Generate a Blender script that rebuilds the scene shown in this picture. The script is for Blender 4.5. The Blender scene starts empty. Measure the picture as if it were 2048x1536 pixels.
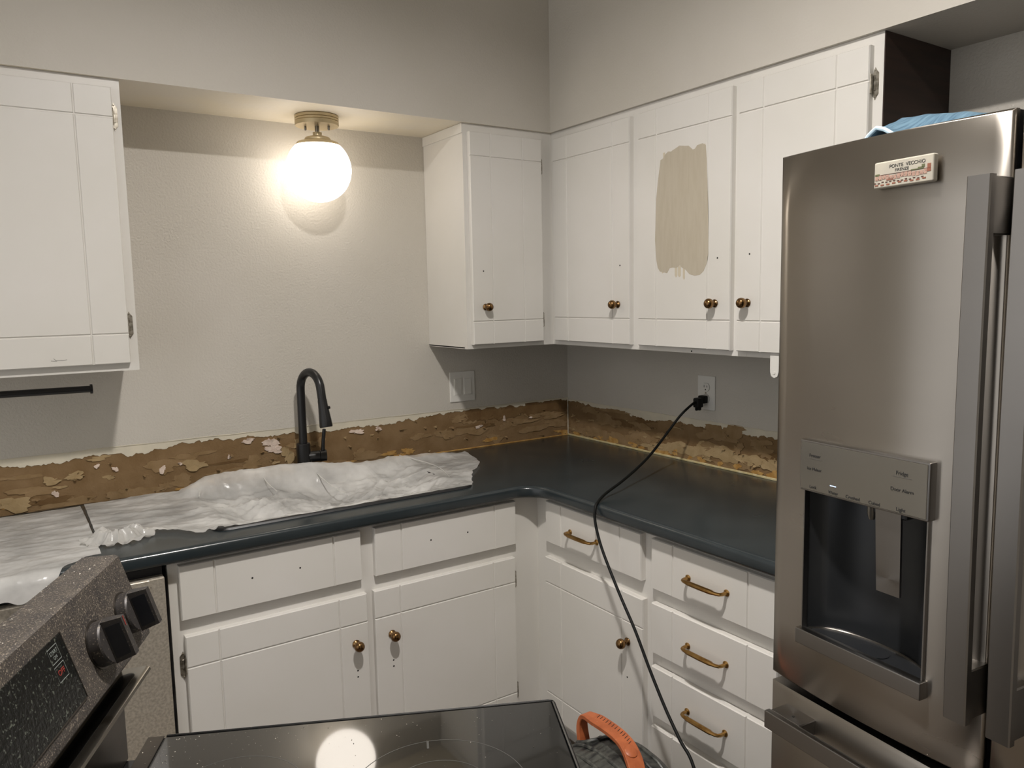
import bpy, bmesh, math, random
from mathutils import Vector, Matrix, noise

# ------------------------------------------------------------------ camera, world, exposure
scene = bpy.context.scene
COL = scene.collection
cam_d = bpy.data.cameras.new('camera'); cam = bpy.data.objects.new('camera', cam_d); COL.objects.link(cam)
cam_d.sensor_fit = 'HORIZONTAL'; cam_d.sensor_width = 36.0
cam_d.lens = 1549.69 / 2048 * 36.0
cam_d.clip_start = 0.02
YAW, PITCH, ROLL = 0.5877, 0.1120, -0.0193
def cam_matrix():
    cy, sy, cp, sp = math.cos(YAW), math.sin(YAW), math.cos(PITCH), math.sin(PITCH)
    f = Vector((sy*cp, cy*cp, -sp)); r = Vector((cy, -sy, 0)); u = r.cross(f)
    cr, sr = math.cos(ROLL), math.sin(ROLL)
    R, U = cr*r + sr*u, -sr*r + cr*u
    M = Matrix((R, U, -f)).transposed().to_4x4(); M.translation = Vector((-2.0739, -2.6733, 1.5234))
    return M
cam.matrix_world = cam_matrix()
scene.camera = cam
world = bpy.data.worlds.new('world'); scene.world = world; world.use_nodes = True
world.node_tree.nodes['Background'].inputs[0].default_value = (1.0, 0.98, 0.96, 1)
world.node_tree.nodes['Background'].inputs[1].default_value = 0.9
vs = scene.view_settings
vs.view_transform = 'Standard'; vs.look = 'None'; vs.gamma = 1.0; vs.use_curve_mapping = False
vs.exposure = 0.0
CEIL_LIGHT = 1500.0        # emission strength of the ceiling light's diffuser
GLOBE_LIGHT = 5.2        # emission strength of the globe
CEIL_POS = (-1.48, -1.80, 2.78)

# ------------------------------------------------------------------ measures (metres, from the room corner)
D = 0.293      # face of the upper cabinets from the wall
SD = 0.305     # soffit face
ZS = 2.124     # soffit underside
ZB = 1.3406    # underside of the upper cabinets
ZC = 0.914     # worktop
CD = 0.6455    # worktop front
BF = 0.6004    # face frame of the base cabinets
CEIL = 2.78
ROOM_X, ROOM_Y = -3.6, -3.9

# ------------------------------------------------------------------ materials
def lin(r, g, b):
    def f(c):
        c /= 255.0
        return c/12.92 if c <= 0.04045 else ((c+0.055)/1.055)**2.4
    return (f(r), f(g), f(b), 1.0)
def mat(name, col, rough=0.5, metal=0.0, vary=None, vscale=6.0, vcoord=(1,1,1), bump=None, bscale=80.0, coat=0.0,
        spec=0.5, speck=None, rvary=0.0, detail=4.0):
    m = bpy.data.materials.new(name); m.use_nodes = True
    nt = m.node_tree; N = nt.nodes; L = nt.links; p = N['Principled BSDF']
    p.inputs['Base Color'].default_value = col
    p.inputs['Roughness'].default_value = rough
    p.inputs['Metallic'].default_value = metal
    p.inputs['Specular IOR Level'].default_value = spec
    p.inputs['Coat Weight'].default_value = coat
    p.inputs['Coat Roughness'].default_value = 0.03
    tc = N.new('ShaderNodeTexCoord'); mp = N.new('ShaderNodeMapping'); mp.inputs['Scale'].default_value = vcoord
    L.new(tc.outputs['Object'], mp.inputs['Vector'])
    cur = None
    if vary is not None:
        nz = N.new('ShaderNodeTexNoise'); nz.inputs['Scale'].default_value = vscale; nz.inputs['Detail'].default_value = detail
        L.new(mp.outputs[0], nz.inputs['Vector'])
        rp = N.new('ShaderNodeValToRGB'); rp.color_ramp.elements[0].position = 0.36; rp.color_ramp.elements[1].position = 0.66
        rp.color_ramp.elements[0].color = col; rp.color_ramp.elements[1].color = vary
        L.new(nz.outputs['Fac'], rp.inputs['Fac']); cur = rp.outputs['Color']
        if rvary:
            mr = N.new('ShaderNodeMapRange'); mr.inputs['To Min'].default_value = rough - rvary; mr.inputs['To Max'].default_value = rough + rvary
            L.new(nz.outputs['Fac'], mr.inputs['Value']); L.new(mr.outputs[0], p.inputs['Roughness'])
    if speck is not None:       # (colour, scale, threshold)
        sc_, ss, th = speck
        n2 = N.new('ShaderNodeTexNoise'); n2.inputs['Scale'].default_value = ss; n2.inputs['Detail'].default_value = 2.0
        L.new(tc.outputs['Object'], n2.inputs['Vector'])
        r2 = N.new('ShaderNodeValToRGB'); r2.color_ramp.elements[0].position = th; r2.color_ramp.elements[1].position = min(1.0, th + 0.12)
        L.new(n2.outputs['Fac'], r2.inputs['Fac'])
        mx = N.new('ShaderNodeMix'); mx.data_type = 'RGBA'
        L.new(r2.outputs['Color'], mx.inputs['Factor'])
        if cur is not None: L.new(cur, mx.inputs['A'])
        else: mx.inputs['A'].default_value = col
        mx.inputs['B'].default_value = sc_
        cur = mx.outputs['Result']
    if cur is not None: L.new(cur, p.inputs['Base Color'])
    if bump:
        nb = N.new('ShaderNodeTexNoise'); nb.inputs['Scale'].default_value = bscale; nb.inputs['Detail'].default_value = 3.0
        L.new(mp.outputs[0], nb.inputs['Vector'])
        bp = N.new('ShaderNodeBump'); bp.inputs['Strength'].default_value = bump; bp.inputs['Distance'].default_value = 0.002
        L.new(nb.outputs['Fac'], bp.inputs['Height']); L.new(bp.outputs[0], p.inputs['Normal'])
    return m
def steel(name, col, rough, aniso, rot=0.25):
    m = mat(name, col, rough, 1.0, vary=tuple(c*0.95 for c in col[:3]) + (1,), vscale=2.0, vcoord=(1, 1, 3), rvary=0.02)
    nt = m.node_tree; p = nt.nodes['Principled BSDF']
    p.inputs['Anisotropic'].default_value = aniso; p.inputs['Anisotropic Rotation'].default_value = rot
    t = nt.nodes.new('ShaderNodeTangent'); t.direction_type = 'RADIAL'; t.axis = 'Z'
    nt.links.new(t.outputs[0], p.inputs['Tangent'])
    return m
def emit(name, col, strength):
    m = bpy.data.materials.new(name); m.use_nodes = True; p = m.node_tree.nodes['Principled BSDF']
    p.inputs['Base Color'].default_value = col; p.inputs['Emission Color'].default_value = col
    p.inputs['Emission Strength'].default_value = strength; p.inputs['Roughness'].default_value = 0.25
    return m
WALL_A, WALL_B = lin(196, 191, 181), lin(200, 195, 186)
M = dict(
    wall=mat('greige wall paint', WALL_A, 0.42, vary=WALL_B, vscale=3, bump=0.9, bscale=140, spec=0.4),
    soffit=mat('greige soffit paint', WALL_A, 0.5, vary=WALL_B, vscale=3, bump=0.35, bscale=150, spec=0.3),
    soffit_globe_lit=mat('soffit underside lit by globe', lin(226, 219, 206), 0.5, vary=lin(230, 220, 198), vscale=5, bump=0.25, bscale=60),  # globe glow put into the colour, lighter than the soffit faces
    primer=mat('bare primer', lin(205, 198, 180), 0.6, vary=lin(214, 206, 186), vscale=20, bump=0.3, bscale=90),
    board=mat('torn drywall board', lin(134, 110, 80), 0.9, vary=lin(120, 96, 66), vscale=14, bump=0.8, bscale=120, spec=0.15),
    ceiling=mat('ceiling paint', lin(225, 220, 210), 0.8, bump=0.3, bscale=120),
    floor=mat('floor vinyl', lin(120, 108, 94), 0.45, vary=lin(98, 86, 72), vscale=5, vcoord=(8, 1, 1)),
    white=mat('white cabinet paint', lin(220, 217, 212), 0.38, vary=lin(214, 211, 204), vscale=2.5, bump=0.05, bscale=30, rvary=0.06),
    hole=mat('screw hole shade', lin(20, 16, 12), 0.9),
    darkwood=mat('dark stained wood', lin(52, 34, 26), 0.55, vary=lin(38, 25, 20), vscale=4, vcoord=(1, 1, 12)),
    brass=mat('aged brass', lin(150, 118, 80), 0.26, 1.0, vary=lin(96, 70, 44), vscale=60),
    pullbrass=mat('satin brass', lin(176, 142, 88), 0.32, 1.0, vary=lin(150, 112, 62), vscale=80),
    nickel=mat('antique nickel', lin(186, 180, 168), 0.38, 0.85, vary=lin(120, 114, 102), vscale=90),
    counter=mat('dark slate laminate', lin(44, 51, 54), 0.24, vary=lin(38, 45, 48), vscale=8, bump=0.04, bscale=250, rvary=0.08, spec=0.55),
    black=mat('matte black metal', lin(22, 22, 23), 0.35, vary=lin(18, 18, 19), vscale=20),
    rubber=mat('black rubber', lin(11, 12, 11), 0.55, spec=0.25),
    plate=mat('white plastic plate', lin(222, 220, 214), 0.35),
    slot=mat('dark slot', lin(25, 22, 20), 0.7),
    fixture=mat('champagne fixture metal', lin(196, 180, 146), 0.4, 0.6),
    rod=mat('nickel rod', lin(150, 146, 138), 0.25, 1.0),
    globe=emit('opal globe', (1.0, 0.91, 0.80, 1), GLOBE_LIGHT),
    diffuser=emit('opal ceiling diffuser', (1.0, 0.95, 0.90, 1), CEIL_LIGHT),
    steel=steel('brushed steel', lin(172, 166, 158), 0.28, 0.85),
    steel_d=steel('brushed steel handle', lin(150, 147, 144), 0.32, 0.5),
    steel_dw=mat('dishwasher steel', lin(208, 200, 186), 0.42, 0.55, vary=lin(178, 170, 156), vscale=160, bump=0.25, bscale=200),
    fridge_case=mat('dark grey fridge case', lin(30, 30, 32), 0.5),
    panel=mat('grey glass panel', lin(132, 128, 120), 0.18, 0.7, spec=0.6),
    recess=mat('dark grey dispenser', lin(62, 64, 66), 0.3, 0.6, vary=lin(54, 56, 60), vscale=6),
    print_dark=mat('dark print', lin(40, 40, 40), 0.6),
    print_grey=mat('grey print', lin(92, 90, 86), 0.6),
    led=emit('blue indicator', (0.55, 0.7, 1.0, 1), 1.2),
    range_dust=mat('dusty dark steel', lin(66, 62, 60), 0.5, 0.35, vary=lin(84, 78, 72), vscale=40, speck=(lin(158, 147, 132), 520, 0.57), bump=0.5, bscale=380),
    range_steel=mat('dark steel', lin(92, 86, 80), 0.34, 0.9, vary=lin(74, 70, 66), vscale=14),
    range_black=mat('black enamel', lin(14, 15, 16), 0.25, speck=(lin(90, 88, 80), 300, 0.72)),
    display=mat('dusty black glass', lin(16, 18, 18), 0.25, speck=(lin(86, 90, 82), 240, 0.60), bump=0.3, bscale=200),
    glass=mat('black ceramic glass', lin(11, 12, 13), 0.05, vary=lin(15, 16, 17), vscale=10, spec=0.8, coat=0.7, rvary=0.02),
    ring=mat('printed burner ring', lin(70, 70, 68), 0.3),
    knob=mat('dusty charcoal knob', lin(60, 57, 56), 0.45, 0.3, speck=(lin(120, 112, 100), 350, 0.60)),
    knob_shade=mat('shaded knob hollow', lin(15, 17, 24), 0.4),  # near-black stands in for shade in the grip's hollowed sides
    red=mat('red print', lin(140, 48, 40), 0.6),
    pale=mat('pale print', lin(120, 126, 122), 0.6),
    speckmat=mat('drywall dust', lin(205, 198, 186), 0.9),
    orange=mat('orange plastic', lin(190, 106, 64), 0.45, vary=lin(166, 88, 50), vscale=30, speck=(lin(216, 160, 130), 200, 0.68)),
    vac=mat('dusty black plastic', lin(28, 29, 30), 0.4, vary=lin(82, 83, 78), vscale=14, vcoord=(1, 5, 1), rvary=0.1, speck=(lin(128, 128, 118), 160, 0.68)),
    cloth=mat('blue microfibre', lin(78, 108, 130), 0.9, vary=lin(112, 144, 164), vscale=34, vcoord=(7, .6, .6), bump=0.6, bscale=300),
    hem=mat('pale blue hem', lin(188, 212, 226), 0.9),
    magnet=mat('cream ceramic magnet', lin(172, 166, 152), 0.4, vary=lin(162, 157, 146), vscale=40),
    swatch=mat('beige paint swatch', lin(184, 175, 157), 0.42, vary=lin(179, 169, 150), vscale=14, vcoord=(1, 7, 1), bump=0.08, bscale=90),
    swatch_thin=mat('thin beige paint', lin(200, 190, 168), 0.45),
    paper1=mat('tan torn paper', lin(146, 122, 90), 0.9, vary=lin(134, 110, 78), vscale=25, bump=0.5, bscale=160, spec=0.15),
    paper2=mat('light tan torn paper', lin(170, 148, 112), 0.9, vary=lin(156, 134, 98), vscale=25, bump=0.5, bscale=160, spec=0.15),
    paper3=mat('deep brown torn paper', lin(116, 92, 62), 0.9, vary=lin(104, 80, 52), vscale=25, bump=0.5, bscale=160, spec=0.15),
    glue=mat('ochre adhesive', lin(164, 122, 62), 0.55, vary=lin(188, 152, 92), vscale=45, bump=0.6, bscale=120),
    plaster=mat('white gypsum', lin(222, 206, 192), 0.9, vary=lin(206, 186, 172), vscale=60, bump=0.8, bscale=200, spec=0.1),
    caulk=mat('pale caulk', lin(206, 196, 160), 0.5, vary=lin(190, 172, 120), vscale=40),
    sinkm=mat('black composite sink', lin(24, 25, 27), 0.4),
)
def plastic_sheet():
    m = bpy.data.materials.new('translucent white sheeting'); m.use_nodes = True
    nt = m.node_tree; N = nt.nodes; L = nt.links; p = N['Principled BSDF']; out = N['Material Output']
    p.inputs['Base Color'].default_value = lin(243, 242, 239); p.inputs['Roughness'].default_value = 0.22
    p.inputs['Specular IOR Level'].default_value = 0.6
    tr = N.new('ShaderNodeBsdfTransparent'); tl = N.new('ShaderNodeBsdfTranslucent'); tl.inputs['Color'].default_value = lin(232, 230, 226)
    m1 = N.new('ShaderNodeMixShader'); m1.inputs[0].default_value = 0.3
    m2 = N.new('ShaderNodeMixShader')
    tc = N.new('ShaderNodeTexCoord'); nz = N.new('ShaderNodeTexNoise'); nz.inputs['Scale'].default_value = 7; nz.inputs['Detail'].default_value = 5
    mr = N.new('ShaderNodeMapRange'); mr.inputs['From Min'].default_value = 0.35; mr.inputs['From Max'].default_value = 0.65
    mr.inputs['To Min'].default_value = 0.05; mr.inputs['To Max'].default_value = 0.46
    L.new(tc.outputs['Object'], nz.inputs['Vector']); L.new(nz.outputs['Fac'], mr.inputs['Value']); L.new(mr.outputs[0], m2.inputs[0])
    wn = N.new('ShaderNodeTexNoise'); wn.inputs['Scale'].default_value = 7; wn.inputs['Detail'].default_value = 2
    ad = N.new('ShaderNodeVectorMath'); ad.operation = 'MULTIPLY_ADD'; ad.inputs[1].default_value = (.12, .12, .12)
    L.new(tc.outputs['Object'], wn.inputs['Vector']); L.new(wn.outputs['Color'], ad.inputs[0]); L.new(tc.outputs['Object'], ad.inputs[2])
    hs = []
    for sc_, wt in ((13, 1.0), (29, .45), (70, .16)):
        vo = N.new('ShaderNodeTexVoronoi'); vo.feature = 'F1'; vo.inputs['Scale'].default_value = sc_
        mp = N.new('ShaderNodeMapping'); mp.inputs['Scale'].default_value = (1, 1.1, .6); mp.inputs['Rotation'].default_value = (0, 0, sc_*.37)
        L.new(ad.outputs[0], mp.inputs['Vector']); L.new(mp.outputs[0], vo.inputs['Vector'])
        mm = N.new('ShaderNodeMath'); mm.operation = 'MULTIPLY'; mm.inputs[1].default_value = wt; L.new(vo.outputs['Distance'], mm.inputs[0]); hs.append(mm)
    s1 = N.new('ShaderNodeMath'); s1.operation = 'ADD'; L.new(hs[0].outputs[0], s1.inputs[0]); L.new(hs[1].outputs[0], s1.inputs[1])
    s2 = N.new('ShaderNodeMath'); s2.operation = 'ADD'; L.new(s1.outputs[0], s2.inputs[0]); L.new(hs[2].outputs[0], s2.inputs[1])
    bp = N.new('ShaderNodeBump'); bp.inputs['Strength'].default_value = 0.30; bp.inputs['Distance'].default_value = 0.012
    L.new(s2.outputs[0], bp.inputs['Height']); L.new(bp.outputs[0], p.inputs['Normal'])
    L.new(p.outputs[0], m1.inputs[1]); L.new(tl.outputs[0], m1.inputs[2])
    L.new(m1.outputs[0], m2.inputs[1]); L.new(tr.outputs[0], m2.inputs[2]); L.new(m2.outputs[0], out.inputs['Surface'])
    return m
M['sheet'] = plastic_sheet()

# ------------------------------------------------------------------ mesh helpers
def box(bm, x0, x1, y0, y1, z0, z1, bev=0.0, seg=1):
    x0, x1 = min(x0, x1), max(x0, x1); y0, y1 = min(y0, y1), max(y0, y1); z0, z1 = min(z0, z1), max(z0, z1)
    v = [bm.verts.new(p) for p in ((x0,y0,z0),(x1,y0,z0),(x1,y1,z0),(x0,y1,z0),(x0,y0,z1),(x1,y0,z1),(x1,y1,z1),(x0,y1,z1))]
    fs = [bm.faces.new([v[i] for i in q]) for q in ((3,2,1,0),(4,5,6,7),(0,1,5,4),(1,2,6,5),(2,3,7,6),(3,0,4,7))]
    if bev > 0:
        es = list({e for f in fs for e in f.edges})
        bmesh.ops.bevel(bm, geom=es, offset=bev, segments=seg, profile=0.5, affect='EDGES')
def cyl(bm, c, r, h, axis='z', seg=24, r2=None, bev=0):
    """cylinder from c along +axis, length h"""
    r2 = r if r2 is None else r2
    rot = {'z': Matrix(), 'x': Matrix.Rotation(math.pi/2, 4, 'Y'), 'y': Matrix.Rotation(-math.pi/2, 4, 'X')}[axis]
    T = Matrix.Translation(c) @ rot
    a = [bm.verts.new(T @ Vector((r*math.cos(2*math.pi*i/seg), r*math.sin(2*math.pi*i/seg), 0))) for i in range(seg)]
    b = [bm.verts.new(T @ Vector((r2*math.cos(2*math.pi*i/seg), r2*math.sin(2*math.pi*i/seg), h))) for i in range(seg)]
    for i in range(seg): bm.faces.new((a[i], a[(i+1) % seg], b[(i+1) % seg], b[i]))
    bm.faces.new(a[::-1]); bm.faces.new(b)
def lathe(bm, prof, T=None, seg=32):
    """profile of (radius, height) around local z"""
    T = T or Matrix()
    rings = []
    for r, z in prof:
        if r < 1e-6: rings.append([bm.verts.new(T @ Vector((0, 0, z)))])
        else: rings.append([bm.verts.new(T @ Vector((r*math.cos(2*math.pi*i/seg), r*math.sin(2*math.pi*i/seg), z))) for i in range(seg)])
    for A, B in zip(rings, rings[1:]):
        for i in range(seg):
            j = (i+1) % seg
            q = [A[i % len(A)], A[j % len(A)], B[j % len(B)], B[i % len(B)]]
            q2 = []
            for v in q:
                if v not in q2: q2.append(v)
            if len(q2) > 2: bm.faces.new(q2)
def sweep(bm, pts, rad, seg=10, up=None, flat=None):
    """tube through pts; rad = number or list; flat=(w,h) list for rectangular section"""
    pts = [Vector(p) for p in pts]; n = len(pts)
    R = rad if isinstance(rad, (list, tuple)) else [rad]*n
    prev = None; rings = []
    for i, p in enumerate(pts):
        t = (pts[min(i+1, n-1)] - pts[max(i-1, 0)]).normalized()
        if prev is None:
            ref = Vector(up) if up else (Vector((0, 0, 1)) if abs(t.z) < 0.9 else Vector((1, 0, 0)))
            a = (ref - t*ref.dot(t)).normalized()
        else: a = (prev - t*prev.dot(t)).normalized()
        if up: 
            ref = Vector(up); q = ref - t*ref.dot(t)
            if q.length > 0.05: a = q.normalized()
        prev = a; b = t.cross(a)
        if flat:
            w, h = flat[i] if isinstance(flat, list) else flat
            c = 0.3*min(w, h)
            sec = [(w, h-c), (w-c, h), (c-w, h), (-w, h-c), (-w, c-h), (c-w, -h), (w-c, -h), (w, c-h)]
            rings.append([bm.verts.new(p + a*x + b*y) for x, y in sec])
        else:
            rings.append([bm.verts.new(p + R[i]*(math.cos(2*math.pi*k/seg)*a + math.sin(2*math.pi*k/seg)*b)) for k in range(seg)])
    m = len(rings[0])
    for A, B in zip(rings, rings[1:]):
        for k in range(m): bm.faces.new((A[k], A[(k+1) % m], B[(k+1) % m], B[k]))
    bm.faces.new(rings[0][::-1]); bm.faces.new(rings[-1])
def prism(bm, poly, fn, a, b):
    """extrude a 2-D polygon; fn(p, t) -> 3-D point, t in (a, b)"""
    A = [bm.verts.new(fn(p, a)) for p in poly]; B = [bm.verts.new(fn(p, b)) for p in poly]
    n = len(poly)
    for i in range(n): bm.faces.new((A[i], A[(i+1) % n], B[(i+1) % n], B[i]))
    bm.faces.new(A[::-1]); bm.faces.new(B)
def catmull(pts, k=8):
    P = [Vector(p) for p in pts]; P = [2*P[0]-P[1]] + P + [2*P[-1]-P[-2]]; out = []
    for i in range(1, len(P)-2):
        for j in range(k):
            t = j/k; a, b, c, d = P[i-1:i+3]
            out.append(0.5*((2*b) + (c-a)*t + (2*a-5*b+4*c-d)*t*t + (3*b-a-3*c+d)*t**3))
    out.append(P[-2]); return out
def mesh_of(name, bm, material, smooth=False, recalc=True, angle=None):
    if recalc: bmesh.ops.recalc_face_normals(bm, faces=bm.faces)
    me = bpy.data.meshes.new(name); bm.to_mesh(me); bm.free()
    me.materials.append(M[material] if isinstance(material, str) else material)
    if smooth:
        for p in me.polygons: p.use_smooth = True
        if angle: me.set_sharp_from_angle(angle=math.radians(angle))
    return me
def link(name, me, parent=None):
    o = bpy.data.objects.new(name, me); COL.objects.link(o)
    if parent is not None:
        o.parent = parent
        if parent.type == 'EMPTY' and not parent.get('_loc'):
            o.matrix_parent_inverse = (Matrix.Translation(parent.location)).inverted()
    return o
def obj(name, bm, material, parent=None, smooth=False, angle=35, recalc=True):
    o = link(name, mesh_of(name, bm, material, smooth, recalc, angle if smooth else None), parent)
    if smooth and angle <= 40:
        w = o.modifiers.new('weighted_normal', 'WEIGHTED_NORMAL'); w.keep_sharp = True
    return o
LOCALS = []
def thing(name, label, cat, loc=(0, 0, 0), rotz=None, group=None):
    o = bpy.data.objects.new(name, None); COL.objects.link(o); o.empty_display_size = 0.05
    o.location = loc
    if rotz is not None:
        o.rotation_euler = (0, 0, rotz); o['_loc'] = 1; LOCALS.append(o)
    o['label'] = label; o['category'] = cat
    if group: o['group'] = group
    return o
def tag(o, label, cat, group=None):
    o['label'] = label; o['category'] = cat
    if group: o['group'] = group
    return o
def struct(o): o['kind'] = 'structure'; return o
def text(name, body, size, parent, loc, rot, material, align='CENTER', ext=0.0002):
    c = bpy.data.curves.new(name, 'FONT'); c.body = body; c.size = size; c.align_x = align; c.align_y = 'CENTER'; c.extrude = ext
    t = bpy.data.objects.new(name, c); COL.objects.link(t)
    dg = bpy.context.evaluated_depsgraph_get(); dg.update()
    me = bpy.data.meshes.new_from_object(t.evaluated_get(dg)); bpy.data.objects.remove(t); me.name = name
    me.materials.clear(); me.materials.append(M[material])
    o = link(name, me, parent); o.location = loc; o.rotation_euler = rot
    return o
BK = lambda u, d, z: (u, -d, z)           # back wall: u = x, d = distance from the wall
RT = lambda u, d, z: (-d, -u, z)          # right wall: u = distance from the corner
def fbox(bm, F, u0, u1, d0, d1, z0, z1, bev=0.0):
    a = F(u0, d0, z0); b = F(u1, d1, z1); box(bm, a[0], b[0], a[1], b[1], a[2], b[2], bev)

# ------------------------------------------------------------------ the room
bm = bmesh.new(); box(bm, ROOM_X, 0.1, ROOM_Y, 0.1, -0.05, 0.0); struct(obj('floor', bm, 'floor'))
bm = bmesh.new(); box(bm, ROOM_X, 0.1, ROOM_Y, 0.1, CEIL, CEIL+0.05); struct(obj('ceiling', bm, 'ceiling'))
bm = bmesh.new(); box(bm, ROOM_X, 0.1, 0.003, 0.1, 0, CEIL); wall_back = struct(obj('wall_back', bm, 'board'))
bm = bmesh.new(); box(bm, 0.003, 0.1, ROOM_Y, 0.003, 0, CEIL); wall_right = struct(obj('wall_right', bm, 'board'))
bm = bmesh.new(); box(bm, ROOM_X, 0.1, ROOM_Y-0.1, ROOM_Y, 0, CEIL); struct(obj('wall_front', bm, 'wall'))      # left wall left out so the world background enters as fill light
# paint skins above the torn strip
ZL = 1.081
bm = bmesh.new(); box(bm, ROOM_X, 0.0, 0.0, 0.003, ZL, ZS+0.02); obj('paint_skin', bm, 'wall', wall_back)
bm = bmesh.new(); box(bm, 0.0, 0.003, ROOM_Y, 0.0, ZL-0.008, ZS+0.02); obj('paint_skin', bm, 'wall', wall_right)
bm = bmesh.new(); box(bm, 0.0, 0.003, ROOM_Y, -1.62, 0, ZL-0.008); obj('paint_skin', bm, 'wall', wall_right)
bm = bmesh.new(); box(bm, ROOM_X, -2.45, 0.0, 0.003, 0, ZL); obj('paint_skin', bm, 'wall', wall_back)
# scored ridge along the paint edge
rnd = random.Random(4)
for F, u0, u1, zz, par in ((BK, -2.45, -0.02, ZL, wall_back), (RT, 0.02, 1.6, ZL-0.008, wall_right)):
    bm = bmesh.new(); n = 60
    sweep(bm, [F(u0+(u1-u0)*i/n, 0.0004, zz + rnd.uniform(-0.0012, 0.0012)) for i in range(n+1)], [0.0012*rnd.uniform(0.4, 1.3) for i in range(n+1)], 5)
    obj('score_ridge', bm, 'primer', par)
# ragged primer edge
BACK_EDGE = [(-2.46,1.060),(-2.088,1.063),(-2.027,1.057),(-1.937,1.053),(-1.897,1.063),(-1.808,1.067),(-1.731,1.052),(-1.687,1.059),(-1.635,1.064),(-1.596,1.074),(-1.534,1.070),(-1.483,1.076),(-1.422,1.066),(-1.372,1.072),(-1.322,1.062),(-1.269,1.066),(-1.181,1.062),(-1.07,1.055),(-1.012,1.062),(-0.933,1.060),(-0.852,1.054),(-0.81,1.066),(-0.746,1.062),(-0.703,1.070),(-0.636,1.074),(-0.499,1.077),(-0.404,1.067),(-0.33,1.073),(-0.255,1.066),(-0.177,1.073),(-0.097,1.075),(0.0,1.075)]
RIGHT_EDGE = [(0.0,1.070),(0.102,1.070),(0.153,1.062),(0.218,1.058),(0.357,1.057),(0.43,1.050),(0.513,1.043),(0.594,1.054),(0.67,1.057),(0.768,1.052),(0.86,1.050),(0.947,1.055),(0.988,1.050),(1.086,1.058),(1.62,1.055)]
def interp(tab, u):
    for (a, za), (b, zb) in zip(tab, tab[1:]):
        if a <= u <= b: return za + (zb-za)*(u-a)/(b-a)
    return tab[0][1] if u < tab[0][0] else tab[-1][1]
for F, tab, ztop, par, sd in ((BK, BACK_EDGE, ZL, wall_back, 3), (RT, RIGHT_EDGE, ZL-0.008, wall_right, 9)):
    bm = bmesh.new(); u0, u1 = tab[0][0], tab[-1][0]; n = int((u1-u0)/0.006); lo = []
    for i in range(n+1):
        u = u0+(u1-u0)*i/n
        z = interp(tab, u) + 0.010*noise.noise((u*38, sd, 0)) + 0.006*noise.noise((u*120, sd, 5)) - 0.004
        lo.append((u, min(z, ztop-0.002)))
    f0 = [bm.verts.new(F(u, -0.0008, z)) for u, z in lo]; f1 = [bm.verts.new(F(u, -0.0008, ztop)) for u, z in lo]
    b0 = [bm.verts.new(F(u, -0.0031, z)) for u, z in lo]
    for i in range(n):
        bm.faces.new((f0[i], f0[i+1], f1[i+1], f1[i])); bm.faces.new((b0[i], b0[i+1], f0[i+1], f0[i]))
    obj('primer_skin', bm, 'primer', par, recalc=False)
# torn paper, adhesive and plaster left on the board
PATCH_N = [0]
def patch(F, par, name, m, u, z, w, h, seed, th=0.0010, curl=0.0, nv=26, base=-0.0028):
    r = random.Random(seed); bm = bmesh.new(); P = []; PATCH_N[0] += 1; th += 7e-6*PATCH_N[0]
    ph = r.uniform(0, 6.28)
    for i in range(nv):
        a = 2*math.pi*(i+r.uniform(-.3, .3))/nv
        k = 1 + 0.25*math.sin(2*a+ph) + 0.16*math.sin(3*a+2*ph) + r.uniform(-0.26, 0.26)
        P.append((u + 0.5*w*k*math.cos(a), z + 0.5*h*k*math.sin(a)))
    P = [(a, max(ZC+0.002, min(ZL-0.006, b))) for a, b in P]
    if F is BK: P = [(min(-0.003, a), b) for a, b in P]
    else: P = [(max(0.001, a), b) for a, b in P]
    ca = r.uniform(0, 6.28)
    front = []
    for a, b in P:
        lift = th
        if curl:
            c = math.cos(math.atan2(b-z, a-u) - ca)
            if c > 0.55: lift += curl*(c-0.55)/0.45
        front.append(bm.verts.new(F(a, base+lift, b)))
    ctr = bm.verts.new(F(u, base+th, z)); back = [bm.verts.new(F(a, base-0.0005, b)) for a, b in P]
    for i in range(nv):
        j = (i+1) % nv
        bm.faces.new((ctr, front[i], front[j])); bm.faces.new((front[j], front[i], back[i], back[j]))
    return obj(name, bm, m, par)
r = random.Random(21)
for F, par, u0, u1, cnt in ((BK, wall_back, -2.14, -0.01, 96), (RT, wall_right, 0.01, 1.12, 72)):
    for i in range(cnt):
        u = u0 + (u1-u0)*(i+r.random())/cnt
        z = ZC + 0.008 + 0.135*r.random()
        kind = r.random()
        deep = (F is BK and u > -0.55)
        if kind < 0.34: nm, m, w, h, cu = 'torn_paper', 'paper1', r.uniform(.04, .15), r.uniform(.014, .045), 0.002
        elif kind < 0.42: nm, m, w, h, cu = 'torn_paper', 'paper2', r.uniform(.02, .06), r.uniform(.005, .014), 0.003
        elif kind < 0.52: nm, m, w, h, cu = 'torn_paper', 'paper3', r.uniform(.05, .15), r.uniform(.012, .030), 0.0
        elif kind < 0.86: nm, m, w, h, cu = 'paper_flake', r.choice(['paper2', 'paper1', 'paper1']), r.uniform(.008, .026), r.uniform(.003, .009), 0.011
        else: nm, m, w, h, cu = 'adhesive_patch', 'glue', r.uniform(.02, .07), r.uniform(.008, .022), 0.0
        if m == 'glue': z = ZC + 0.006 + 0.022*r.random()
        if deep and m == 'paper2' and r.random() < .6: m = 'paper3'
        patch(F, par, nm, m, u, z, w, h, 1000+i+(500 if F is RT else 0), th=r.uniform(.0006, .0018), curl=cu)
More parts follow.
